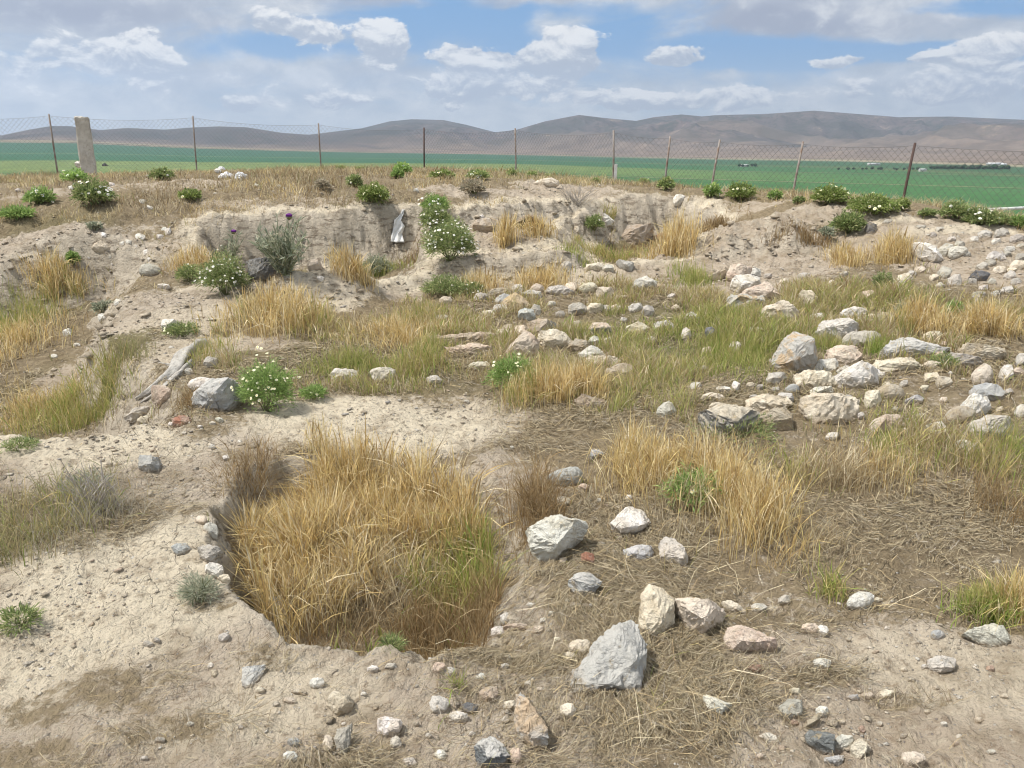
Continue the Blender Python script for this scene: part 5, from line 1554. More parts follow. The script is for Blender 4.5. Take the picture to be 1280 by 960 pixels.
# ---- patches of standing grass: (u, v, ru, rv) of the roots, blades, height, palette, heads, lean, width
TUFTS = [
 # label, [layers]
 ('deep mass of tall golden grass growing in the pit', 'golden_grass', [
   (-1, .36, .66, .36, 2700, (.20, .38), 'gold', .35, (.05, .95), .0032), (-1, .40, .70, .42, 2000, (.18, .38), 'straw', .4, (.05, 1.0), .0030), (-1, .40, .66, .42, 1500, (.14, .34), 'grey', .2, (.2, 1.1), .0026), (-1, .40, .7, .45, 900, (.14, .34), 'brown', .2, (.1, 1.1), .0032), (-1, .30, .80, .32, 1900, (.26, .42), 'gold', .35, (.05, .7), .0034), (-1, .66, .84, .34, 1900, (.24, .40), 'gold', .35, (.05, .7), .0034), (-1, .22, .45, .28, 1700, (.24, .40), 'gold', .35, (.05, .8), .0034), (-1, .45, .65, .5, 1500, (.2, .38), 'straw', .3, (.5, 1.1), .0030), (-1, .30, .93, .12, 700, (.38, .52), 'gold', .5, (.05, .4), .003), (-1, .55, .86, .30, 1400, (.29, .42), 'gold', .4, (.05, .7), .0034), (-1, .12, .62, .2, 1800, (.26, .40), 'gold', .4, (.05, .8), .0034), (-1, .30, .85, .25, 1800, (.34, .46), 'gold', .4, (.05, .6), .0034), (-1, .78, .80, .25, 1800, (.32, .44), 'gold', .4, (.05, .6), .0034),
   (-1, .86, .50, .22, 1500, (.20, .36), 'mix', .2, (.1, .7), .0032), (-1, .82, .55, .2, 170, (.22, .38), 'bright', 0, (.05, .5), .010), (-1, .5, .16, .3, 1500, (.06, .16), 'brown', .1, (.3, 1.0), .0026), (-1, .85, .26, .22, 2300, (.14, .30), 'brown', .1, (.1, .8), .0026), (-1, .62, .2, .25, 70, (.08, .18), 'bright', 0, (.1, .6), .010),
   (-1, .5, .3, .45, 2600, (.05, .16), 'litter', 0, (.6, 1.2), .0026)]),
 ('big golden dry grass clump with a green weed in it', 'golden_grass', [
   (850, 598, 76, 24, 3200, (.15, .29), 'gold', .4, (.1, .7), .0030), (925, 640, 48, 38, 2700, (.16, .30), 'gold', .4, (.1, .7), .0028), (850, 635, 50, 36, 700, (.12, .26), 'straw', .2, (.2, .9), .0026), (800, 585, 30, 22, 700, (.18, .28), 'gold', .3, (.1, .7), .0026)]),
 ('golden grass tuft in front of the middle rubble wall', 'golden_grass', [(705, 497, 56, 17, 2700, (.15, .27), 'gold', .5, (.05, .6), .003), (660, 495, 26, 20, 800, (.14, .26), 'mix', .3, (.1, .7), .003)]),
 ('golden grass tuft below the soil hump and the thistle', 'golden_grass', [(345, 400, 52, 16, 2300, (.22, .42), 'gold', .4, (.05, .7), .0042), (395, 408, 30, 12, 500, (.15, .3), 'mix', .3, (.1, .8), .004)]),
 ('tall gold and green grass at the far left of the ditch', 'golden_grass', [(15, 434, 48, 24, 2200, (.18, .32), 'gold', .3, (.05, .7), .004), (20, 400, 52, 36, 1700, (.18, .32), 'green', .1, (.05, .6), .0045), (45, 400, 24, 24, 700, (.24, .36), 'mix', .1, (.05, .6), .0045)]),
 ('yellow green grass tuft under the crusted left bank', 'golden_grass', [(72, 358, 36, 10, 1400, (.24, .42), 'gold', .4, (.05, .6), .0046), (80, 360, 24, 8, 500, (.2, .36), 'green', 0, (.05, .6), .0048)]),
 ('green and tan grass patch on the ditch floor', 'grass_patch', [(105, 505, 72, 26, 3400, (.16, .34), 'mix', .3, (.1, .8), .0034), (120, 515, 60, 18, 1700, (.14, .28), 'green', .0, (.1, .7), .0038), (50, 515, 46, 22, 1200, (.14, .28), 'gold', .3, (.1, .8), .0034), (140, 480, 40, 22, 1500, (.14, .26), 'olive', .2, (.2, .9), .0036)]),
 ('olive grass clump with grey dead stems on the left path', 'grass_clump', [(60, 660, 68, 44, 1500, (.10, .24), 'olive', .1, (.2, 1.0), .0028), (120, 640, 70, 46, 1300, (.10, .26), 'grey', .0, (.3, 1.0), .0018), (75, 650, 60, 30, 420, (.14, .26), 'mix', .1, (.2, .9), .0036), (20, 690, 40, 30, 600, (.1, .2), 'olive', .1, (.2, 1), .0028)]),
 ('bright green grass tuft behind the grey wedge boulder', 'grass_tuft', [(1228, 772, 42, 16, 700, (.11, .18), 'bright', .0, (.1, .8), .0040), (1262, 768, 24, 18, 500, (.12, .22), 'gold', .2, (.1, .8), .0028), (1205, 772, 20, 12, 120, (.10, .16), 'straw', 0, (.4, 1), .003)]),
 ('tall golden grass at the back of the right trench', 'golden_grass', [(840, 314, 28, 5, 1300, (.36, .58), 'gold', .4, (.05, .5), .006)]),
 ('narrow golden tuft beside the arched hollow', 'golden_grass', [(633, 305, 11, 6, 500, (.36, .56), 'gold', .4, (.05, .45), .006)]),
 ('golden tuft growing out of the arched hollow', 'golden_grass', [(668, 294, 20, 5, 650, (.22, .36), 'gold', .4, (.05, .6), .006)]),
 ('golden brown grass along the foot of the soil block', 'golden_grass', [(600, 362, 26, 8, 700, (.16, .34), 'gold', .3, (.05, .7), .0048), (660, 358, 40, 7, 1100, (.14, .32), 'gold', .3, (.05, .7), .0048), (690, 355, 24, 7, 700, (.18, .36), 'gold', .3, (.05, .7), .0048)]),
 ('yellow tuft on the wall of the right trench', 'grass_tuft', [(763, 275, 12, 4, 260, (.14, .28), 'mix', .3, (.1, .8), .006)]),
 ('pale golden tuft under the right bank', 'golden_grass', [(1118, 327, 28, 7, 1200, (.24, .44), 'gold', .3, (.05, .6), .005)]),
 ('smaller golden tuft left of the pale golden tuft', 'golden_grass', [(1058, 330, 20, 6, 700, (.18, .32), 'gold', .3, (.05, .7), .005)]),
 ('dry golden clump among the right rubble', 'golden_grass', [(1150, 408, 32, 12, 1500, (.18, .34), 'gold', .4, (.05, .8), .0042), (1125, 410, 14, 9, 300, (.16, .3), 'green', 0, (.05, .6), .0045)]),
 ('yellow dry clump right of the dry golden clump', 'golden_grass', [(1228, 416, 34, 12, 1500, (.18, .34), 'gold', .4, (.05, .8), .004)]),
 ('brown sedge on the rim between trench and soil mound', 'grass_clump', [(890, 285, 34, 8, 1100, (.14, .3), 'brown', .2, (.1, .9), .0055), (1000, 290, 40, 6, 700, (.1, .22), 'brown', .1, (.1, .9), .0055)]),
 ('dry gold grass below the left plateau thistle bank', 'golden_grass', [(440, 344, 26, 5, 800, (.2, .38), 'gold', .3, (.05, .7), .005), (246, 332, 36, 7, 900, (.18, .32), 'gold', .3, (.05, .8), .005)]),
 ('greenish tall weeds on the floor of the left trench', 'grass_clump', [(470, 345, 44, 10, 700, (.14, .28), 'green', .1, (.05, .8), .005)]),
 ('brown dry grass on the floor of the left trench below the cloth strip', 'grass_clump', [(520, 322, 30, 12, 600, (.1, .2), 'brown', 0, (.2, .9), .005)]),
 ('green grass on the floor of the right trench', 'grass_clump', [(760, 322, 60, 9, 1500, (.10, .24), 'mix', .2, (.1, .9), .0055), (720, 318, 22, 8, 400, (.14, .26), 'green', .0, (.1, .7), .0055), (800, 312, 40, 8, 700, (.08, .2), 'brown', .1, (.2, .9), .0055)]),
 ('green grass tuft at the edge of the soil mound', 'grass_tuft', [(865, 352, 24, 9, 1100, (.14, .28), 'green', .1, (.1, .7), .005)]),
 ('pale dry grass band in front of the square cream block', 'golden_grass', [(1040, 600, 60, 22, 900, (.12, .24), 'straw', .4, (.2, .95), .0026), (1095, 590, 36, 26, 550, (.12, .24), 'gold', .4, (.1, .9), .0026), (985, 590, 36, 20, 420, (.12, .22), 'mix', .3, (.2, .95), .0026), (1110, 575, 22, 16, 200, (.14, .26), 'bright', .1, (.1, .7), .0034)]),
 ('yellow green grass at the right edge beside the grey slab', 'grass_clump', [(1255, 590, 44, 34, 800, (.14, .28), 'mix', .3, (.1, .9), .0028), (1268, 570, 24, 20, 300, (.14, .24), 'green', .1, (.1, .7), .0034), (1240, 640, 40, 26, 700, (.1, .22), 'brown', .2, (.2, 1.0), .0026)]),
 ('small spray of dry straw on the right matted litter', 'grass_tuft', [(1030, 680, 26, 12, 130, (.08, .18), 'straw', .2, (.5, 1.0), .0028)]),
 ('little green and yellow spray right of the small white stone', 'grass_tuft', [(1035, 745, 20, 14, 130, (.08, .18), 'mix', .2, (.3, .9), .003), (1034, 740, 10, 8, 40, (.08, .14), 'bright', 0, (.2, .7), .004)]),
 ('little yellow green sprig below the front lip of the pit', 'grass_tuft', [(571, 858, 10, 8, 70, (.05, .12), 'green', .1, (.2, .9), .003)]),
 ('thin gold tuft in the flat pale soil behind the pit', 'grass_tuft', [(398, 580, 14, 12, 420, (.16, .30), 'gold', .5, (.05, .5), .003)]),
 ('brown dead tuft on the left rim of the pit', 'grass_tuft', [(322, 622, 30, 26, 800, (.1, .22), 'brown', .2, (.3, 1), .0024)]),
 ('reddish brown dead grass right of the pit below the blue grey stone', 'grass_tuft', [(672, 640, 36, 34, 1500, (.1, .26), 'brown', .2, (.3, 1.0), .0024)]),
 ('bright green grass patch left of the tall standing boulder', 'grass_patch', [(925, 450, 48, 30, 2600, (.12, .24), 'green', .15, (.1, .8), .0038), (880, 430, 50, 26, 1600, (.1, .22), 'green', .15, (.1, .8), .0038), (830, 470, 50, 18, 1200, (.08, .18), 'mix', .2, (.1, .9), .0034)]),
 ('green grass wedge between the low rounded and bluish boulders', 'grass_tuft', [(1090, 440, 22, 9, 500, (.12, .22), 'bright', .0, (.1, .7), .004)]),
 ('green grass under the large speckled grey boulder', 'grass_tuft', [(1038, 434, 24, 12, 1100, (.10, .2), 'green', .1, (.1, .7), .0038)]),
 ('green and gold grass right of the yellow flowered bush', 'grass_patch', [(440, 460, 52, 12, 1700, (.10, .22), 'green', .15, (.1, .8), .0034), (525, 462, 30, 16, 1400, (.14, .28), 'mix', .3, (.05, .7), .0034), (545, 440, 26, 12, 500, (.12, .24), 'green', .1, (.1, .7), .0036)]),
 ('dry gold grass mat left of the middle rubble wall', 'grass_patch', [(500, 425, 60, 16, 2600, (.12, .26), 'gold', .35, (.1, .9), .0036), (440, 412, 60, 12, 1400, (.1, .2), 'straw', .3, (.2, .95), .0034), (540, 400, 50, 14, 1500, (.1, .24), 'mix', .3, (.1, .9), .0038)]),
 ('yellow green spray beside the bleached strip', 'grass_tuft', [(262, 445, 20, 12, 420, (.14, .24), 'mix', .2, (.1, .7), .0036)]),
 ('brown dry grass around the smooth oval stone at the ditch', 'grass_tuft', [(248, 503, 22, 10, 500, (.08, .18), 'brown', .2, (.2, .9), .003)]),
]


PITP = np.array(CUTS[0][1])
PIT0, PIT1 = PITP.min(0), PITP.max(0)


def in_pit(cx, cy, r, n):
    """roots scattered round a place in the pit; cx, cy run 0..1 across and along it"""
    c = PIT0 + (PIT1 - PIT0) * np.array([cx, cy]); s = (PIT1 - PIT0).min() * r
    a = rng.uniform(0, 6.283, n); q = np.sqrt(rng.uniform(0, 1, n)) * s
    P = np.array([c[0], c[1], hz(c[0], c[1])])
    return c[0] + q * np.cos(a), c[1] + q * np.sin(a), P, s, s


def skirts():
    """dry blades and straw crowding the foot of every stone that stands in litter"""
    X, Y, D_ = [], [], []
    for fx, fy, rx, ry in FOOT:
        n = int(np.clip(rx * 420, 6, 110))
        a = rng.uniform(-math.pi, .35 * math.pi, n); q = rng.uniform(.92, 1.22, n)
        X.append(fx + rx * q * np.cos(a)); Y.append(fy - ry * .2 + (ry + .02) * q * np.sin(a)); D_.append(np.full(n, min(rx * 2.2, .12)))
    x, y, d = map(np.concatenate, (X, Y, D_))
    k = rng.uniform(0, 1, len(x)) < litter_mask(x, y) ** 1.5
    x, y, d = x[k], y[k], d[k]; n = len(x)
    pal = np.concatenate([PAL['straw'], PAL['brown'], PAL['mix'], PAL['litter']])
    return blades(x, y, height(x, y) - .01, d * rng.uniform(.4, 1.1, n), rng.uniform(.2, 1.2, n), rng.uniform(.002, .0036, n) * np.clip(np.hypot(x, y) / 5, .7, 1.6), pal, 3, .1)


def add_tuft(lab, name, layers, group=None):
    parts = []; locs = []
    for (u, v, ru, rv, n, (h0, h1), pal, hd, (l0, l1), w) in layers:
        x, y, P, rx, ry = in_ell(u, v, ru, rv, n) if u >= 0 else in_pit(v, ru, rv, n)
        if 'growing in the pit' not in lab:
            cl = fbm(x * 7, y * 7, 3, 301)
            k = off_stones(x, y, 1.0) & (rng.uniform(0, 1, n) < .62 + 1.1 * cl)
            x, y = x[k], y[k]
        else:
            k = (sd_poly(x, y, CUTS[0][1]) < -.03) & (height(x, y, False) < -.08)
            x, y = x[k], y[k]
        n = len(x)
        if n == 0: continue
        locs.append(P)
        z = height(x, y)
        if 'growing in the pit' not in lab:
            k = np.abs(z - P[2]) < .16 + .25 * min(rx, ry)
            x, y, z = x[k], y[k], z[k]; n = len(x)
            if n == 0: print('empty', lab); continue
        hh = rng.uniform(h0, h1, n) * (.85 if P[1] > 5 or u < 0 else 1)
        ed = ((x - P[0]) / rx) ** 2 + ((y - P[1]) / ry) ** 2
        hh *= (1 - .5 * np.clip(ed / 2, 0, 1) * rng.uniform(.2, 1, n)) * (1 + .35 * fbm(x * 6, y * 6, 2, 305))
        cl2 = fbm(x * 9, y * 9, 2, 302)
        az = np.where(rng.uniform(0, 1, n) < .22, cl2 * 7, rng.uniform(0, 6.28, n))
        brk = rng.uniform(0, 1, n) < .18
        d = float(np.hypot(P[0], P[1]))
        tip = PAL['mix'] if pal in ('green', 'bright') else None
        parts.append(blades(x, y, z - .015, hh, np.where(brk, rng.uniform(.8, 1.3, n), rng.uniform(l0, l1, n) * rng.uniform(.4, 1, n)), rng.uniform(.7, 1.3, n) * w, PAL[pal], 4 if d < 4.5 else 3, hd, az, tip=tip))
    o = build(name, parts, None, None, tuple(locs[0])); print(o.name, lab)
    tag(o, lab, 'grass', group)
    return o


mid_grass()
for lab, nm, lay in TUFTS:
    add_tuft(lab, nm, lay)

# ---------------------------------------------------------------- leafy plants
def tube(path, r0, r1, nside=5):
    path = np.asarray(path, float); n = len(path)
    t = np.gradient(path, axis=0); t /= np.linalg.norm(t, axis=1)[:, None] + 1e-9
    ref = np.array([0, 0, 1.0]) if abs(t[0, 2]) < .8 else np.array([1.0, 0, 0])
    a = np.cross(t, ref); a /= np.linalg.norm(a, axis=1)[:, None] + 1e-9
    b = np.cross(t, a)
    r = np.linspace(r0, r1, n)
    th = np.arange(nside) / nside * 2 * math.pi
    V_ = path[:, None, :] + r[:, None, None] * (np.cos(th)[None, :, None] * a[:, None, :] + np.sin(th)[None, :, None] * b[:, None, :])
    V_ = V_.reshape(-1, 3)
    i = np.arange(n - 1)[:, None] * nside; j = np.arange(nside)[None, :]
    q = np.stack([i + j, i + (j + 1) % nside, i + nside + (j + 1) % nside, i + nside + j], -1).reshape(-1, 4)
    return V_, q


def tubes(name, paths, radii, mat, parent=None, loc=None, nside=5):
    V_, Q_ = [], []; off = 0
    for p, (r0, r1) in zip(paths, radii):
        v, q = tube(p, r0, r1, nside); V_.append(v); Q_.append(q + off); off += len(v)
    return new_mesh_obj(name, np.concatenate(V_), np.concatenate(Q_), mat, parent=parent, smooth=True, loc=loc)


def crown_points(n, W, D, H, seed, shell=.45):
    """points through an uneven dome, with the direction they face"""
    rs = np.random.default_rng(seed)
    d = rs.normal(0, 1, (n, 3)); d[:, 2] = np.abs(d[:, 2]) * .9 - .22
    d /= np.linalg.norm(d, axis=1)[:, None]
    lump = .92 + .62 * fbm3(d * 2.0 + seed, 3, seed % 91) + .22 * fbm3(d * 6 + seed, 2, seed % 17)
    r = (shell + (1 - shell) * rs.uniform(0, 1, n) ** .55) * lump
    p = d * r[:, None] * np.array([W / 2, D / 2, H * .66]); p[:, 2] += H * .36
    return p, d, rs


def leaves(p, d, L, w, pal, rs, up=.35):
    n = len(p)
    dirv = d + rs.normal(0, .55, (n, 3)); dirv[:, 2] += up
    dirv /= np.linalg.norm(dirv, axis=1)[:, None]
    sd = np.cross(dirv, rs.normal(0, 1, (n, 3))); sd /= np.linalg.norm(sd, axis=1)[:, None]
    L = L * rs.uniform(.6, 1.3, n)[:, None]
    a = p; m = p + dirv * L * .5; tp = p + dirv * L; tp[:, 2] -= L[:, 0] * .12
    V_ = np.stack([a, m - sd * w / 2, tp, m + sd * w / 2], 1).reshape(-1, 3)
    q = np.arange(n * 4).reshape(n, 4)
    c = np.repeat(pal[rs.integers(0, len(pal), n)] * rs.uniform(.72, 1.25, (n, 1)), 4, 0)
    return V_, q, c


def flower_disc(r, petals=9, dome=.32):
    """a daisy: flat ring of petals and a domed yellow centre"""
    V_, F_, mi = [(0, 0, 0)], [], []
    for k in range(petals):
        a = 2 * math.pi * k / petals; da = math.pi / petals * .88
        b = len(V_)
        V_ += [(math.cos(a - da) * r * .9, math.sin(a - da) * r * .9, .06 * r), (math.cos(a) * r, math.sin(a) * r, .0), (math.cos(a + da) * r * .9, math.sin(a + da) * r * .9, .06 * r)]
        F_.append((0, b, b + 1)); F_.append((0, b + 1, b + 2)); mi += [0, 0]
    b = len(V_)
    for k in range(7):
        a = 2 * math.pi * k / 7
        V_.append((math.cos(a) * r * dome, math.sin(a) * r * dome, .05 * r))
    V_.append((0, 0, .26 * r))
    for k in range(7):
        F_.append((b + k, b + (k + 1) % 7, b + 7)); mi.append(1)
    return np.array(V_, float), np.array(F_), mi


LEAFPAL = {
 'bush': np.array([(0.228, 0.293, 0.109), (0.282, 0.361, 0.133), (0.174, 0.227, 0.091), (0.363, 0.415, 0.172), (0.442, 0.448, 0.220)]),
 'fresh': np.array([(0.265, 0.397, 0.120), (0.328, 0.465, 0.144), (0.210, 0.306, 0.100), (0.429, 0.522, 0.201)]),
 'blue': np.array([(0.330, 0.367, 0.267), (0.415, 0.439, 0.325), (0.265, 0.296, 0.211), (0.515, 0.495, 0.366)]),
 'grey': np.array([(0.466, 0.417, 0.311), (0.569, 0.483, 0.370), (0.360, 0.327, 0.235)]),
 'twig': .7 * np.array([(0.634, 0.504, 0.467), (0.763, 0.614, 0.577), (0.505, 0.394, 0.357)]),
 'yellow': np.array([(.25, .32, .09), (.31, .37, .12), (.18, .25, .07), (.36, .40, .16)]),
}


def bush(u, v, wpx, hpx, label, pal='bush', nf=0, parts_f=False, petal=None, n=None, leaf=(.035, .006), name='flowering_bush', cat='bush', group=None, seed=1, shell=.3, fr=.0105):
    P = cast(u, v, height)
    dep = (P - CAM)[1] * CP - (P - CAM)[2] * SP
    Wm = wpx * dep / F_PX * (.66 if dep > 12 else (.9 if dep > 8 else .95))
    ang_ = abs(math.atan2((CAM - P)[2], math.hypot(P[0], P[1])))
    Hm = hpx * dep / F_PX / max(.55, math.cos(ang_)) * (.68 if dep > 12 else (.78 if dep > 8 else .9))
    Dm = Wm * .9
    loc = P.copy(); loc[1] += Dm * .25; loc[2] = hz(loc[0], loc[1])
    k = dep / 6.0
    n = n or int(np.clip(9000 * (Wm * Hm) / .25, 900, 7500) / max(.7, k ** .5))
    p, d, rs = crown_points(n, Wm, Dm, Hm, seed, shell)
    L, w = leaf
    sc = np.clip(k, .8, 2.6)
    V_, q, c = leaves(p, d, L * (sc ** .6), w * sc, LEAFPAL[pal] * (1.22 if dep > 12 else 1.0), rs)
    root = thing(name, label, cat, tuple(loc), group)
    fo = new_mesh_obj('foliage', V_, q, M_LEAF, parent=root)
    set_attr(fo, 'tint', c, 'FLOAT_COLOR')
    # stems that carry it
    ps, rd = [], []
    for i in range(int(np.clip(14 + 20 * Wm, 10, 34))):
        e_ = crown_points(1, Wm * .9, Dm * .9, Hm, seed * 71 + i, .8)[0][0]
        t = np.linspace(0, 1, 5)[:, None]
        pth = np.array([rs.normal(0, .012), rs.normal(0, .012), -.02]) * (1 - t) + e_ * t
        pth[:, 2] += .12 * Hm * np.sin(np.pi * t[:, 0]); ps.append(pth); rd.append((.0035 * sc ** .5, .0014 * sc ** .5))
    tubes('stem', ps, rd, M_STEM if pal != 'twig' else M_TWIG, parent=root, nside=4)
    if nf:
        fp, fd, rs2 = crown_points(nf * 2, Wm * 1.04, Dm * 1.04, Hm * 1.05, seed + 900, .93)
        o_ = np.argsort(-(fp[:, 2] / Hm - .5 * fp[:, 1] / Dm + rs2.uniform(0, .9, len(fp))))[:nf]
        fp, fd = fp[o_], fd[o_]
        r = fr * sc ** .75
        fv, ff, mi = flower_disc(r, 7 if parts_f else 6)
        mats = [petal or M_PETAL, M_PISTIL]
        proto = None
        allV, allF, allM = [], [], []
        for i in range(nf):
            nrm = fd[i] * .7 + np.array([0, -.25, .6]) + rs2.normal(0, .25, 3); nrm /= np.linalg.norm(nrm)
            if parts_f:
                if proto is None:
                    pm = np.array(mi) == 0
                    ob = new_mesh_obj('flower', fv, ff[pm], mats[0], parent=root); proto = ob
                    ce = new_mesh_obj('flower_centre', fv, ff[~pm], mats[1], parent=ob); pc = ce
                else:
                    ob = proto.copy(); COL.objects.link(ob); ob.parent = root
                    ce = pc.copy(); COL.objects.link(ce); ce.parent = ob
                ob.location = fp[i]
                ob.rotation_euler = Vector(nrm).to_track_quat('Z', 'Y').to_euler()
                s_ = rs2.uniform(.7, 1.2); ob.scale = (s_, s_, s_)
            else:
                a = np.cross(nrm, [0, 0, 1.0] if abs(nrm[2]) < .9 else [1.0, 0, 0]); a /= np.linalg.norm(a); b = np.cross(nrm, a)
                s_ = rs2.uniform(.75, 1.25)
                allV.append(fp[i] + s_ * (fv[:, :1] * a + fv[:, 1:2] * b + fv[:, 2:] * nrm)); allF.append(ff + i * len(fv)); allM += mi
        if not parts_f:
            ob = new_mesh_obj('blossom', np.concatenate(allV), np.concatenate(allF), mats, parent=root)
            set_mat_index(ob, allM)
    return root


# the larger flowering bushes
bush(562, 336, 72, 66, 'largest white flowered green bush in front of the trench wall', 'bush', 95, True, seed=11, n=6500)
bush(545, 296, 44, 42, 'white flowered bush behind the largest bush at the trench wall', 'bush', 45, False, seed=12)
bush(544, 268, 40, 26, 'small flowered bush topping the trench edge above two larger ones', 'fresh', 22, False, seed=13)
bush(277, 371, 62, 56, 'white flowered bush on the bare slope left of the dark boulder', 'bush', 70, True, seed=14, n=5200)
bush(234, 355, 30, 24, 'little dark green plant left of the flowered bush on the bare slope', 'bush', 3, False, seed=15, name='leafy_plant', cat='plant')
bush(330, 516, 76, 74, 'bright green bush with cream starry flowers at the ditch corner', 'fresh', 80, True, petal=M_CREAM, seed=16, n=6000, fr=.0105)
bush(392, 500, 32, 16, 'low trailing green plant right of the cream flowered bush', 'fresh', 5, False, petal=M_CREAM, seed=17, name='leafy_plant', cat='plant')
bush(640, 488, 62, 46, 'green plant with yellow white flowers beside the golden tuft', 'fresh', 34, True, petal=M_CREAM, seed=18, n=3600, fr=.0105)
bush(224, 423, 40, 18, 'dark bluish green plant by the white cracked stone', 'bush', 4, False, petal=M_CREAM, seed=19, name='leafy_plant', cat='plant')
bush(247, 757, 46, 30, 'small grey green feathery plant on bare soil left of the pit', 'blue', 0, seed=20, name='feathery_plant', cat='plant', leaf=(.034, .0030), n=1500, shell=.1)
bush(487, 806, 32, 24, 'little bright green feathery plant at the front of the pit', 'bush', 0, seed=21, name='feathery_plant', cat='plant', leaf=(.03, .003), n=600, shell=.05)
bush(868, 638, 76, 40, 'bright green weed inside the big golden clump', 'fresh', 6, False, petal=M_CREAM, seed=22, name='leafy_plant', cat='plant', leaf=(.045, .008), n=1300, shell=.05)
bush(556, 371, 60, 24, 'green leafy plant in golden grass below the largest bush', 'bush', 4, False, seed=23, name='leafy_plant', cat='plant')
bush(592, 370, 24, 16, 'small flowered plant right of the plant below the largest bush', 'bush', 8, False, seed=24, name='leafy_plant', cat='plant')
bush(935, 556, 120, 26, 'dark green creeping weed under the dark fronted block', 'bush', 0, seed=25, name='creeping_weed', cat='plant', n=900)
bush(100, 618, 60, 24, 'grey green low herb in the olive clump on the left path', 'blue', 0, seed=26, name='feathery_plant', cat='plant', n=700)
bush(742, 296, 26, 22, 'green weed at the shaded wall of the right trench', 'bush', 2, False, seed=27, name='leafy_plant', cat='plant')
bush(1192, 398, 24, 20, 'green weed between the two yellow clumps of the right rubble', 'fresh', 3, False, petal=M_CREAM, seed=28, name='leafy_plant', cat='plant')
bush(1104, 362, 22, 24, 'green weed standing in front of the right stone heap', 'bush', 0, seed=29, name='leafy_plant', cat='plant')
bush(1128, 402, 18, 24, 'bluish green weed left of the pale hidden stone', 'blue', 0, seed=30, name='leafy_plant', cat='plant')
bush(705, 684, 24, 12, 'tiny grey green sprig on the notched cream boulder', 'blue', 0, seed=31, name='feathery_plant', cat='plant', leaf=(.03, .003), n=260)
bush(20, 790, 50, 18, 'small olive herb cut by the left frame edge', 'bush', 0, seed=32, name='leafy_plant', cat='plant', n=500)
bush(20, 566, 46, 12, 'flat green herb on the path at the left frame edge', 'bush', 0, seed=33, name='leafy_plant', cat='plant', n=500)
bush(470, 345, 40, 30, 'bluish green leafy weed on the left trench floor', 'blue', 0, seed=34, name='leafy_plant', cat='plant')
bush(1183, 462, 40, 18, 'small green weed on the flat grey ledge', 'bush', 0, seed=35, name='leafy_plant', cat='plant', n=500)

# plateau and crest plants
PLANTS = [
 (46, 256, 38, 26, 'white flowered bush nearest the left frame edge on the plateau', 'fresh', 16, 41),
 (113, 262, 52, 38, 'white flowered bush with dry grass at its base on the plateau', 'bush', 26, 42),
 (18, 276, 44, 18, 'bright green grassy plant at the left end of the plateau', 'fresh', 0, 43),
 (120, 213, 26, 18, 'dark green plant at the foot of the concrete pillar', 'bush', 2, 44),
 (92, 226, 50, 20, 'spreading green plant in front of the leftmost fence post', 'fresh', 4, 45),
 (188, 213, 50, 22, 'wide green bush at the crest between pillar and second post', 'bush', 8, 46),
 (201, 224, 28, 16, 'small flowered plant below the wide crest bush', 'bush', 6, 47),
 (236, 252, 30, 14, 'small yellow green plant alone on the brown turf', 'yellow', 4, 48),
 (467, 257, 42, 26, 'cream flowered pale bush in the middle of the plateau', 'yellow', 22, 49),
 (443, 234, 20, 20, 'small dark bush behind the cream flowered pale bush', 'bush', 8, 50),
 (503, 217, 26, 18, 'round green bush on the crest left of the fourth post', 'fresh', 2, 51),
 (497, 222, 14, 12, 'small green bush touching the round crest bush', 'fresh', 0, 52),
 (597, 226, 44, 14, 'low white flowered plant near the middle of the crest', 'bush', 14, 53),
 (553, 224, 30, 12, 'low yellow green plant left of the low flowered crest plant', 'yellow', 6, 54),
 (592, 246, 32, 22, 'grey green thistle like bush below the low flowered plant', 'grey', 0, 55),
 (640, 221, 16, 12, 'dark green plant at the foot of the middle post', 'bush', 0, 56),
 (665, 222, 22, 10, 'low green plant right of the middle post', 'bush', 0, 57),
 (402, 236, 18, 12, 'small grey green plant in dry turf below the third post', 'grey', 0, 58),
 (833, 238, 24, 20, 'dark green bush on the crest right of the white stake', 'bush', 1, 59),
 (805, 231, 16, 10, 'tiny green plant between the white stake and the dark green bush', 'bush', 0, 60),
 (891, 246, 20, 20, 'small white flowered bush under the leaning post', 'fresh', 8, 61),
 (927, 252, 34, 24, 'yellow green flowered bush right of the leaning post', 'yellow', 14, 62),
 (970, 250, 16, 12, 'small yellow green plant between two crest bushes', 'fresh', 3, 63),
 (1040, 256, 44, 26, 'wide yellow green bush with dry base left of the dark topped post', 'yellow', 14, 64),
 (1098, 272, 62, 28, 'broad white flowered bush at the foot of the dark topped post', 'yellow', 34, 65),
 (1062, 293, 40, 36, 'dark green bush hanging on the edge of the right bank', 'bush', 0, 66),
 (1034, 300, 18, 12, 'small pale green plant left of the hanging dark bush', 'blue', 0, 67),
 (1198, 276, 38, 24, 'green white flowered bush on the right crest', 'bush', 12, 68),
 (1232, 281, 42, 28, 'larger white flowered bush right of another on the right crest', 'bush', 26, 69),
 (1275, 285, 24, 18, 'green bush at the right frame edge of the crest', 'fresh', 4, 70),
 (1128, 264, 16, 16, 'small flowered bush right of the dark topped post', 'yellow', 8, 71),
 (118, 290, 16, 8, 'tiny bluish plant on the crusted left bank', 'blue', 0, 72),
 (128, 392, 24, 14, 'pale green weed on the ditch slope', 'blue', 0, 73),
 (92, 334, 12, 16, 'small green plant right of the yellow green tuft on the left bank', 'fresh', 0, 74),
]
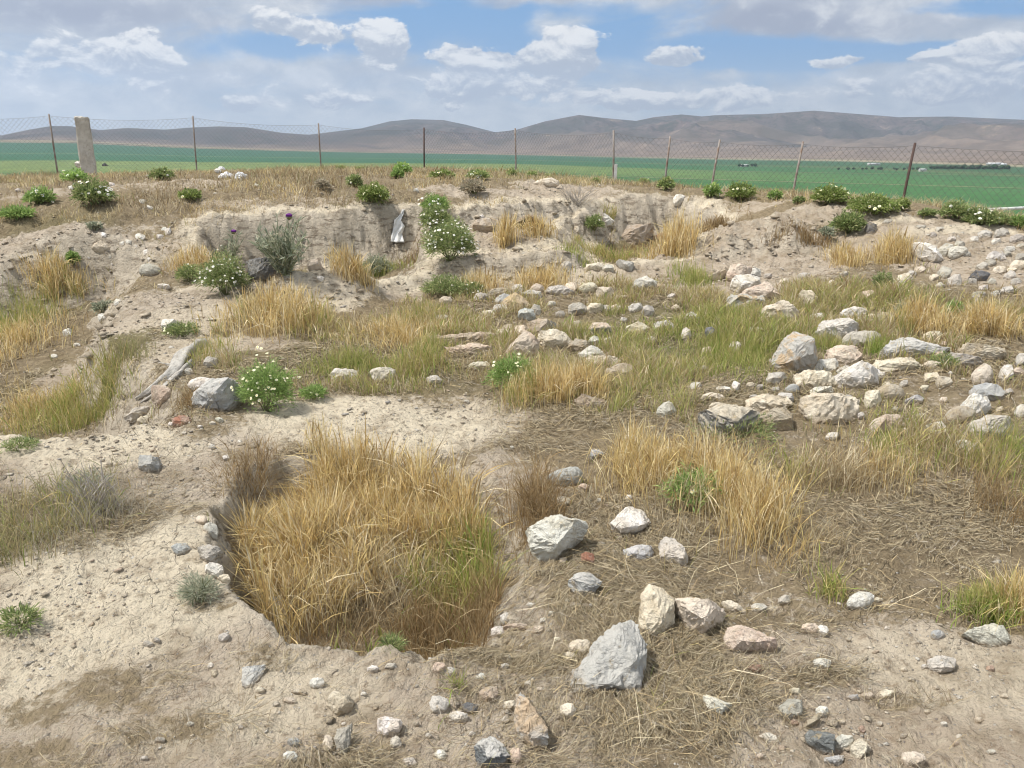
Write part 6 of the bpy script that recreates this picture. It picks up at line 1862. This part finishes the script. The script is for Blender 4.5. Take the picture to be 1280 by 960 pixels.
for (u, v, w, h, lab, pal, nf, sd0) in PLANTS:
    bush(u, v, w, h, lab, pal, nf, False, seed=sd0, name='flowering_bush' if nf > 3 else 'leafy_plant', cat='bush' if nf > 3 else 'plant', leaf=(.036, .010), shell=.12, petal=M_CREAM if pal == 'yellow' else None, fr=.013)
for i, (u, v, w, h) in enumerate([(250, 208, 26, 9), (275, 208, 30, 9), (300, 207, 28, 9), (322, 207, 22, 10), (262, 211, 20, 7), (376, 207, 26, 10), (390, 206, 22, 11), (345, 209, 20, 6), (10, 207, 18, 9), (22, 207, 10, 10), (140, 211, 20, 7), (160, 210, 18, 7), (425, 211, 20, 7), (450, 212, 20, 7), (685, 222, 14, 8), (1000, 251, 14, 6), (1160, 270, 20, 8), (1255, 280, 16, 12), (745, 226, 10, 5), (788, 227, 24, 7)]):
    bush(u, v + 2, w, h, 'low dark green scrub along the fence line on the crest', 'bush', 0, seed=200 + i, name='leafy_plant', cat='plant', group='low scrub along the fence', leaf=(.032, .011), shell=.15)
# grey leafless twig bush on the plateau edge


def twig_bush(u, v, wpx, hpx, label, seed):
    P = cast(u, v, height); dep = (P - CAM)[1] * CP - (P - CAM)[2] * SP
    Wm = wpx * dep / F_PX; Hm = hpx * dep / F_PX
    rs = np.random.default_rng(seed)
    ps, rd = [], []
    for i in range(80):
        e_ = crown_points(1, Wm, Wm * .8, Hm * 1.1, seed * 13 + i, .7)[0][0]
        t = np.linspace(0, 1, 5)[:, None]
        pth = np.array([rs.normal(0, .05), rs.normal(0, .05), -.02]) * (1 - t) + e_ * t + np.cumsum(rs.normal(0, .012, (5, 3)), 0)
        ps.append(pth); rd.append((.0035, .0016))
    o = tubes('dead_twig_bush', ps, rd, M_TWIG, loc=tuple(P), nside=3)
    tag(o, label, 'bush')
    return o


twig_bush(720, 254, 62, 28, 'grey leafless twig bush on the edge above the arched hollow', 5)
twig_bush(118, 640, 74, 66, 'grey dead twiggy weed on the left path', 6)

# thistle with purple heads


def thistle(u, v, wpx, hpx, label, ns, heads, seed):
    P = cast(u, v, height); dep = (P - CAM)[1] * CP - (P - CAM)[2] * SP
    Wm = wpx * dep / F_PX; Hm = hpx * dep / F_PX
    rs = np.random.default_rng(seed)
    root = thing('thistle', label, 'thistle', tuple(P))
    ps, rd = [], []; lp, ld = [], []
    tops = []
    for i in range(ns):
        a = rs.uniform(0, 6.28); r = Wm / 2 * rs.uniform(.1, 1) ** .7
        hgt = Hm * rs.uniform(.55, 1.0) * (1 - .35 * (r / (Wm / 2)) ** 2)
        e_ = np.array([math.cos(a) * r, math.sin(a) * r * .7, hgt])
        t = np.linspace(0, 1, 8)[:, None]
        pth = e_ * t; pth[:, :2] *= t ** .4; pth += rs.normal(0, .03, 3) * np.sin(np.pi * t)
        ps.append(pth); rd.append((.0055, .0028)); tops.append(pth[-1])
        for k in range(26):
            s_ = rs.uniform(.05, 1); q_ = np.array([np.interp(s_, t[:, 0], pth[:, j]) for j in range(3)])
            lp.append(q_); ld.append(np.array([rs.normal(), rs.normal(), .8]))
    M_TH = mat_plain('thistle_stem', (.21, .25, .15), (.27, .30, .18), 20, .8, .1, 0)
    tubes('stem', ps, rd, M_TH, parent=root, nside=4)
    ld = np.array(ld); ld /= np.linalg.norm(ld, axis=1)[:, None]
    V_, q, c = leaves(np.array(lp), ld, .11, .014, LEAFPAL['blue'], rs, .4)
    fo = new_mesh_obj('foliage', V_, q, M_LEAF, parent=root); set_attr(fo, 'tint', c, 'FLOAT_COLOR')
    order = np.argsort([-t_[2] for t_ in tops])
    for k in range(heads):
        t_ = tops[order[k * 2 % len(tops)]]
        bm = bmesh.new(); bmesh.ops.create_icosphere(bm, subdivisions=2, radius=.028)
        for v_ in bm.verts:
            v_.co.z *= 1.15
            if v_.co.z > .012: v_.co.x *= 1.35; v_.co.y *= 1.35
        me = bpy.data.meshes.new('flower_head'); bm.to_mesh(me); bm.free()
        me.materials.append(M_PURPLE); me.materials.append(M_STEM)
        for pl_ in me.polygons:
            pl_.material_index = 0 if pl_.center.z > -.002 else 1
        ob = bpy.data.objects.new('flower_head', me); COL.objects.link(ob); ob.parent = root
        ob.location = t_
    return root


thistle(357, 345, 86, 78, 'tall feathery grey green thistle with a purple head before the trench wall', 44, 1, 3)
thistle(291, 328, 36, 42, 'slim thistle with one purple head left of the tall feathery thistle', 6, 1, 4)

# ---------------------------------------------------------------- chain link fence
M_POST = mat_plain('post_steel', (.30, .27, .245), (.20, .135, .10), 8, .7, .3, .15)
M_POSTD = mat_plain('post_dark_rust', (.085, .06, .055), (.13, .085, .07), 8, .8, .2, .15)
M_WIRE = mat_plain('fence_wire', (.15, .15, .155), (.20, .195, .19), 4, .6, .3, 0)
fence = thing('chain_link_fence', 'long chain link fence on thin posts along the mound crest', 'fence', (0, 22, .6))
FL = np.array([0, 22, .6])
# (u of foot, v of foot, u of top, v of top, metres beyond the crest, dark)
POSTS = [(-260, 208, -272, 142, 1.2, 0), (-95, 206, -106, 142, .9, 0), (70, 206, 61, 142.5, .6, 0), (246, 219, 241, 145, .1, 0), (401, 209, 398, 154, .6, 0), (530, 208, 530, 159.5, .6, 1), (645, 216, 644, 160.5, .3, 0), (767, 228, 767, 163, .3, 0),
         (829, 236, 838, 170, 1.3, 0), (886, 246, 900, 174.5, 1.3, 0), (987, 256, 1004, 177, 1.3, 0), (1124, 268, 1144, 178.5, 1.3, 1), (1420, 300, 1455, 186, 1.3, 0), (1640, 330, 1680, 200, 1.2, 0)]
tops, feet = [], []
for (uf, vf, ut, vt, dcr, dark) in POSTS:
    # foot: the sight line of the foot's column, a little beyond the crest
    d = ray(uf, vf); az = math.atan2(d[0], d[1])
    tt = np.linspace(5, 60, 3000); xx = tt * math.sin(az); yy = tt * math.cos(az)
    k = np.argmax(yy > crest_y(xx) + dcr)
    X, Y = xx[k], yy[k]; Zf = hz(X, Y)
    d2 = ray(ut, vt); t2 = Y / d2[1]
    T_ = CAM + d2 * t2
    feet.append(np.array([X, Y, Zf])); tops.append(T_)
    V_, q = tube(np.stack([np.array([X, Y, Zf - .25]), (np.array([X, Y, Zf]) + T_) / 2, T_]) - FL, .026, .024, 8)
    cap = np.array([V_[-8:].mean(0) + np.array([0, 0, .004])])
    n8 = len(V_)
    tri = np.array([[n8 - 8 + j, n8 - 8 + (j + 1) % 8, n8] for j in range(8)])
    po = new_mesh_obj('post', np.concatenate([V_, cap]), [q, tri], M_POSTD if dark else M_POST, parent=fence, smooth=True)
    if dark: po['label'] = 'dark rusty fence post'
V_, Q_ = [], []; off = 0


def wire(a, b, r, k=4):
    global off
    t = np.linspace(0, 1, k)[:, None]
    v, q = tube(a * (1 - t) + b * t, r, r, 3)
    V_.append(v); Q_.append(q + off); off += len(v)


for i in range(len(tops) - 1):
    ta, tb = tops[i] - FL, tops[i + 1] - FL
    drop_a = .03 * 1; H0 = 1.45
    L = np.linalg.norm((tb - ta)[:2]); pitch = .135
    sag = .10 if i < 7 else .05

    def pnt(s, hgt):
        top = ta * (1 - s) + tb * s
        z0 = top[2] - .05 - sag * 4 * s * (1 - s)
        return np.array([top[0], top[1] + .02 * math.sin(s * 9 + hgt * 4), z0 - (H0 - hgt)])
    dz = math.hypot(*(tb - ta)[:2])
    nl = int(L / pitch)
    for sgn in (1, -1):
        for j in range(-int(H0 / pitch / 1.0) - 1, nl + int(H0 / pitch) + 1):
            s0 = j * pitch; s1 = s0 + sgn * H0 * 1.0
            # clip to the panel
            lo, hi = 0.0, 1.0
            if s1 != s0:
                ka, kb = (0 - s0) / (s1 - s0), (L - s0) / (s1 - s0)
                lo = max(lo, min(ka, kb)); hi = min(hi, max(ka, kb))
            if hi - lo < .02: continue
            n_ = 4
            path = np.array([pnt((s0 + (s1 - s0) * f_) / L, H0 * f_) for f_ in np.linspace(lo, hi, n_)])
            v, q = tube(path, .0029, .0029, 3)
            V_.append(v); Q_.append(q + off); off += len(v)
    for hg in (H0, ):
        path = np.array([pnt(s, hg) for s in np.linspace(0, 1, 12)])
        v, q = tube(path, .0028, .0028, 3); V_.append(v); Q_.append(q + off); off += len(v)
new_mesh_obj('wire_mesh', np.concatenate(V_), np.concatenate(Q_), M_WIRE, parent=fence)

# white stake beside the corner post
P = cast(766.5, 228, height)
P = np.array([feet[7][0] + .02, feet[7][1] - .12, hz(feet[7][0] + .02, feet[7][1] - .12)])
M_WHITE = mat_plain('white_paint', (.74, .74, .72), (.62, .61, .58), 10, .7, .3, .1)
def box_mesh(name, x0, x1, y0, y1, z0, z1, mat, loc, bev=.004, shear=(0, 0), jitter=0, seed=1, parent=None, sub=0):
    bm = bmesh.new()
    bmesh.ops.create_cube(bm, size=1)
    for v in bm.verts:
        v.co = Vector(((x0 + x1) / 2 + v.co.x * (x1 - x0), (y0 + y1) / 2 + v.co.y * (y1 - y0), (z0 + z1) / 2 + v.co.z * (z1 - z0)))
        v.co.x += shear[0] * v.co.z; v.co.y += shear[1] * v.co.z
    if bev: bmesh.ops.bevel(bm, geom=bm.edges[:], offset=bev, segments=2, affect='EDGES')
    if sub:
        bmesh.ops.triangulate(bm, faces=bm.faces)
        bmesh.ops.subdivide_edges(bm, edges=bm.edges, cuts=sub, use_grid_fill=True)
        co = np.array([v.co[:] for v in bm.verts]); nn = fbm3(co * 7 + seed, 4, seed)
        bm.normal_update()
        for v, k_ in zip(bm.verts, nn): v.co += v.normal * float(k_) * jitter
    me = bpy.data.meshes.new(name); bm.to_mesh(me); bm.free()
    me.materials.append(mat)
    o = bpy.data.objects.new(name, me); COL.objects.link(o); o.location = loc
    if parent: o.parent = parent
    return o


o = box_mesh('white_stake', -.035, .035, -.02, .02, -.1, .44, M_WHITE, tuple(P), .005, (.02, 0))
tag(o, 'short white stake at the foot of the corner fence post', 'stake')

# leaning concrete pillar behind the fence
Pp = cast(109, 212, height); 
az = math.atan2(*(ray(109, 200)[:2])); rr_ = math.hypot(Pp[0], Pp[1])
px_ = 22.3
X, Y = px_ * math.sin(az), px_ * math.cos(az); Zp = hz(X, Y)
top = ray(103, 146); ttop = CAM + top * (Y / top[1])
hgt = ttop[2] - Zp
wid = 15.8 * (Y / CP) / F_PX * .95
def mat_concrete():
    m, t, b = material('old_concrete', .95, .1)
    p = t.geo()
    n1 = t.noise(p, 5, 5, .65); n2 = t.noise(p, 28, 4, .7)
    c = t.mix(t.rng(n1, .4, .65), (.62, .585, .52), (.50, .465, .405))
    c = t.mix(t.m('MULTIPLY', t.rng(n2, .55, .68), .7), c, (.30, .25, .19))
    c = t.mix(t.m('MULTIPLY', t.rng(n2, .42, .3), .5), c, (.66, .61, .52))
    t.put(b.inputs['Base Color'], c)
    t.put(b.inputs['Normal'], t.bump(t.m('ADD', n1, n2), .9, .03))
    return m


o = box_mesh('concrete_pillar', -wid / 2, wid / 2, -.07, .07, -.3, hgt, mat_concrete(), (X, Y, Zp), .02, (.02, .02), .05, 4, None, 7)
o.rotation_euler[2] = -az
tag(o, 'rough leaning concrete pillar at the left of the fence', 'pillar')

# ---------------------------------------------------------------- litter and odd things
M_BAG = mat_plain('white_plastic', (.78, .78, .79), (.66, .66, .68), 14, .45, .4, .4, .01)


def crumple(name, P, wx, wy, wz, seed, mat, label, cat):
    bm = bmesh.new(); bmesh.ops.create_icosphere(bm, subdivisions=4, radius=1)
    co = np.array([v.co[:] for v in bm.verts])
    k = 1 + .38 * fbm3(co * 2.0 + seed, 3, seed) - .35 * np.abs(fbm3(co * 3.4 + seed, 3, seed + 4))
    co = co * k[:, None] * np.array([wx / 2, wy / 2, wz]); co[:, 2] = np.maximum(co[:, 2], -.02)
    f = np.array([[v.index for v in fc.verts] for fc in bm.faces]); bm.free()
    o = new_mesh_obj(name, co, f, mat, loc=tuple(P), smooth=True)
    o.data.set_sharp_from_angle(angle=R_(35))
    tag(o, label, cat)


for (u, v, w, h, sd0, lab) in [(301, 223, 16, 10, 3, 'plump white plastic bag lying on the plateau by the fence'), (284, 222, 18, 8, 8, 'flat torn white plastic bag left of the plump one'), (277, 213, 9, 6, 5, 'small white plastic scrap behind the two bags')]:
    P = cast(u, v, height); dep = P[1] / CP
    crumple('plastic_bag', P, w * dep / F_PX, w * dep / F_PX * .7, h * dep / F_PX * .75, sd0, M_BAG, lab, 'bag')
P = cast(131, 207, height); dep = P[1] / CP
crumple('plastic_bag', P, .20, .16, .09, 12, mat_plain('dark_plastic', (.05, .05, .055), (.16, .16, .17), 20, .5, .3, .2), 'dark scrap of plastic right of the pillar foot', 'bag')
# big flat pale rock on the plateau
o, loc, wd_, hg_ = rock_mesh('boulder', 683, 229, 30, 10, 'C', dict(tilt=40, round=1), 999)
tag(o, 'flat cream boulder alone on the plateau near the middle post', 'boulder')

# white cloth strip hanging down the trench wall
pts = [(504, 262), (502, 268), (497, 275), (499, 283), (496, 293), (497, 303)]
wds = [3, 4, 8, 13, 12, 16]
rows = []
for (u, v), w in zip(pts, wds):
    P = cast(u, v, height); dep = P[1] / CP
    d = ray(u, v); d /= np.linalg.norm(d)
    rows.append((P - d * .025, w * dep / F_PX))
GV = []
ncol = 9
fine_rows = 26
for i in range(fine_rows):
    s = i / (fine_rows - 1) * (len(rows) - 1); k = min(int(s), len(rows) - 2); f_ = s - k
    c_ = rows[k][0] * (1 - f_) + rows[k + 1][0] * f_; w_ = rows[k][1] * (1 - f_) + rows[k + 1][1] * f_
    for j in range(ncol):
        t = j / (ncol - 1) - .5
        GV.append(c_ + np.array([t * w_, -.014 * math.cos(t * 9 + i * .25) - .012 * math.sin(i * .6 + j * 1.7) - .006 * math.sin(i * 1.9 + j * 3.1), .0]))
GV = np.array(GV); back = GV + np.array([0, .012, 0])
i4 = np.arange(fine_rows * ncol).reshape(fine_rows, ncol)
q = np.stack([i4[:-1, :-1], i4[:-1, 1:], i4[1:, 1:], i4[1:, :-1]], -1).reshape(-1, 4)
nb = len(GV)
rim = np.concatenate([i4[0], i4[1:, -1], i4[-1, ::-1][1:], i4[1:-1, 0][::-1]])
rq = np.stack([rim, np.roll(rim, -1), np.roll(rim, -1) + nb, rim + nb], -1)
base_ = GV.mean(0)
o = new_mesh_obj('cloth_strip', np.concatenate([GV, back]) - base_, [q[:, ::-1], q + nb, rq], mat_plain('white_cloth', (.84, .83, .81), (.74, .73, .70), 16, .9, .1, .5, .01), loc=tuple(base_), smooth=True)
tag(o, 'torn white cloth strip hanging down the trench wall', 'cloth')

# long bleached strip along the ditch edge, built as branching tubes
M_STRIP = mat_plain('bleached_pale', (.58, .55, .50), (.36, .335, .30), 14, .9, .1, .9, .02)
main = [(258, 428), (246, 432), (232, 441), (224, 452), (218, 462), (208, 470), (196, 480), (184, 490), (170, 498)]
rad_px = [5.5, 8, 8.5, 7.5, 6.5, 5, 4, 3.2, 1.6]
root = thing('bleached_strip', 'long bleached strip twisted and split along the ditch edge', 'root', tuple(cast(215, 468, height)))
RL = np.array(root.location)


def strip_branch(pts, rp, name, lift=.35):
    P3 = [];
    for (u, v), r in zip(pts, rp):
        P = cast(u, v + r * .6, height); dep = (P - CAM)[1] * CP - (P - CAM)[2] * SP
        rm = r * dep / F_PX
        P3.append((P + np.array([0, 0, rm * lift]) - RL, rm))
    n_ = 60; s = np.linspace(0, len(P3) - 1, n_)
    C_ = np.stack([np.interp(s, np.arange(len(P3)), [p[0][k] for p in P3]) for k in range(3)], 1)
    for _ in range(4): C_[1:-1] = (C_[:-2] + 2 * C_[1:-1] + C_[2:]) / 4
    rm = np.interp(s, np.arange(len(P3)), [p[1] for p in P3])
    v, q = tube(C_, 1, 1, 14)
    v = v.reshape(n_, 14, 3); rad_ = v - C_[:, None, :]
    th = np.arange(14) / 14 * 6.283
    lob = 1 + .28 * np.sin(th[None, :] * 3 + s[:, None] * 1.1) + .25 * fbm3((v.reshape(-1, 3)) * 9, 3, 5).reshape(n_, 14)
    v = C_[:, None, :] + rad_ * rm[:, None, None] * lob[..., None]
    new_mesh_obj(name, v.reshape(-1, 3), q, M_STRIP, parent=root, smooth=True)


strip_branch(main, rad_px, 'trunk')  # main length of the bleached strip
strip_branch([(240, 452), (231, 459), (222, 468), (206, 482), (190, 494), (176, 503)], [4, 4.5, 3.5, 2.8, 2.2, 1.2], 'side_strip')
strip_branch([(218, 457), (208, 455), (198, 453)], [2.2, 1.4, .8], 'side_strip')

# arched hollow: rim of a buried clay ring in the wall of the ledge
P = cast(661, 283, height); dep = P[1] / CP
Rm = 16.5 * dep / F_PX
M_CLAY = mat_plain('clay_ring', (.30, .235, .165), (.22, .17, .12), 14, .95, .1, .6, .01)
M_DARK = mat_plain('hollow_shade', (.055, .043, .032), (.08, .06, .045), 12, 1, 0, .4, .01)
root = thing('clay_ring', 'half buried clay ring forming a dark arched hollow in the wall', 'clay ring', (P[0], P[1] - .05, P[2] - .05))
V_, q = [], []
th = np.linspace(-.25, math.pi + .25, 30)
prof = [(1.0, -.10), (1.14, -.09), (1.18, .0), (1.12, .12), (1.0, .14), (.97, .0)]
for t in th:
    wv = 1 + .05 * math.sin(t * 5)
    for (r, y) in prof:
        V_.append((math.cos(t) * Rm * r * wv, y, math.sin(t) * Rm * r * .92 * wv))
npf = len(prof)
F_ = [[i * npf + j, i * npf + (j + 1) % npf, (i + 1) * npf + (j + 1) % npf, (i + 1) * npf + j] for i in range(len(th) - 1) for j in range(npf)]
new_mesh_obj('rim', V_, np.array(F_), M_CLAY, parent=root, smooth=True)
# shallow bowl inside; a near-black colour paints the shade of the hollow
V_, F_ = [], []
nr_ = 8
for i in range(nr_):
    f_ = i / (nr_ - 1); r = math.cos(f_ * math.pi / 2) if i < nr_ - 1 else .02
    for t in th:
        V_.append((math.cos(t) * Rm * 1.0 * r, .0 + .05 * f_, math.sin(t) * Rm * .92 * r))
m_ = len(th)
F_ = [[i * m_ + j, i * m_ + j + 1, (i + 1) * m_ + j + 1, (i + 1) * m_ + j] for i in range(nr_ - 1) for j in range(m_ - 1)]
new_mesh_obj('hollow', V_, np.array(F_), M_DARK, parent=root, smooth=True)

# pale pipe beyond the crest at the right edge
def pix_y(u, v, y):
    d = ray(u, v); return CAM + d * (y / d[1])


a = pix_y(1218, 263, 24.0); b = pix_y(1330, 257.5, 24.5)
for p in (a, b):
    pass
PV, PQ = tube(np.stack([a + (b - a) * k for k in np.linspace(0, 1, 6)]) - a, .05, .05, 10)
pr = thing('irrigation_pipe', 'pale pipe raised on legs beyond the crest at the right edge', 'pipe', tuple(a))
new_mesh_obj('pipe', PV, PQ, mat_plain('pipe_white', (.66, .68, .66), (.55, .57, .55), 5, .5, .4, 0), parent=pr, smooth=True)
for k in (.12, .9):
    c_ = a + (b - a) * k; zg = hz(c_[0], c_[1])
    lv, lq = tube(np.array([[0, 0, zg - c_[2] - .3], [0, 0, -.04]]) + (c_ - a), .03, .03, 6)
    new_mesh_obj('leg', lv, lq, M_POST, parent=pr)

# ---------------------------------------------------------------- farms far out on the plain
def plain_at(u, v):
    d = ray(u, v); az = math.atan2(d[0], d[1]); sl = d[2] / math.hypot(d[0], d[1])
    D_ = np.linspace(150, 2550, 4000); X = D_ * math.sin(az); Y = D_ * math.cos(az)
    zp = plain_z(np.arctan2(X, Y + 30), np.hypot(X, Y + 30))
    k = np.argmax(CAM[2] + sl * D_ < zp)
    return np.array([X[k], Y[k], zp[k]]), D_[k]


M_WALLW = mat_plain('farm_wall', (.62, .60, .55), (.52, .50, .46), .5, .9, .1, 0)
M_ROOFW = mat_plain('farm_roof', (.70, .70, .70), (.60, .60, .60), .5, .6, .2, 0)
M_CROWN = mat_plain('far_crown', (.035, .065, .035), (.05, .085, .04), .6, .95, .05, .6, .4)
M_TRUNK = mat_plain('far_trunk', (.12, .09, .06), (.16, .12, .08), 2, .95, .05, 0)


def farm(u, v, wpx, hpx, label):
    P, D_ = plain_at(u, v); k = D_ / F_PX
    w, h = wpx * k, hpx * k
    r = thing('farm_building', label, 'building', tuple(P))
    dpt = w * .5
    box_mesh('wall', -w / 2, w / 2, -dpt / 2, dpt / 2, -1, h * .62, M_WALLW, (0, 0, 0), 0, parent=r)
    e_ = w * .03; z0, z1 = h * .622, h
    V_ = [(-w / 2 - e_, -dpt / 2 - e_, z0), (w / 2 + e_, -dpt / 2 - e_, z0), (w / 2 + e_, dpt / 2 + e_, z0), (-w / 2 - e_, dpt / 2 + e_, z0), (-w / 2 - e_, 0, z1), (w / 2 + e_, 0, z1)]
    new_mesh_obj('roof', V_, [np.array([[0, 1, 5, 4], [2, 3, 4, 5], [3, 2, 1, 0]]), np.array([[0, 4, 3], [1, 2, 5]])], M_ROOFW, parent=r)


farm(1243, 208.2, 14, 4, 'long white roofed farm shed behind the tree row')
farm(1254, 209.2, 5, 4, 'small white hut at the end of the long farm shed')
farm(1092, 206.5, 12, 2.4, 'low white shed far out on the plain')
farm(930, 208.3, 9, 2.6, 'pale farm building among dark trees on the plain')
farm(1153, 214.3, 7, 3, 'little white building left of the tree row')


def far_tree(P, h, w, seed, label, group):
    rs = np.random.default_rng(seed)
    r = thing('far_tree', label, 'tree', tuple(P), group)
    bm = bmesh.new(); bmesh.ops.create_icosphere(bm, subdivisions=3, radius=1)
    co = np.array([v.co[:] for v in bm.verts]); f = np.array([[v.index for v in fc.verts] for fc in bm.faces]); bm.free()
    k = 1 + .45 * fbm3(co * 1.8 + seed, 4, seed)
    co = co * k[:, None] * np.array([w / 2, w / 2, h * .42]); co[:, 2] += h * .56
    new_mesh_obj('crown', co, f, M_CROWN, parent=r)
    v, q = tube(np.array([[0, 0, -.5], [0, 0, h * .3]]), h * .03, h * .02, 6)
    new_mesh_obj('trunk', v, q, M_TRUNK, parent=r)
    return r


proto = [None] * 3
def copy_tree(src, P, s):
    c = src.copy(); COL.objects.link(c); c.location = P; c.scale = (s, s, s * random.uniform(.85, 1.15)); c.rotation_euler[2] = random.uniform(0, 6)
    for ch in list(src.children):
        d = ch.copy(); COL.objects.link(d); d.parent = c
    return c


row = [(u, 211.5 + .004 * (u - 1160)) for u in np.arange(1164, 1262, 3.4)]
lone = [(u, 212.5) for u in (1048, 1060, 1067, 1078, 1083, 1090, 1098, 1101, 1118, 1121, 1130, 1136, 1141, 1147)]
pal_ = [(u, 208.5) for u in (924, 928, 935, 940, 944)]
k = 0
src = None
for lst, lab, grp, hp in ((row, 'dark green tree in the long dense row far out on the plain', 'dense tree row on the plain', 4.2), (lone, 'small dark tree in the broken line west of the dense row', 'broken line of trees on the plain', 3.0), (pal_, 'dark tree beside the pale farm building', 'trees by the pale farm building', 3.0)):
    for (u, v) in lst:
        P, D_ = plain_at(u, v + random.uniform(-.3, .3))
        h = hp * D_ / F_PX * random.uniform(.8, 1.15)
        if src is None:
            src = far_tree(P, h, h * 1.15, 7, lab, grp); h_src = h
        else:
            c = copy_tree(src, P, h / h_src); c['label'] = lab; c['group'] = grp
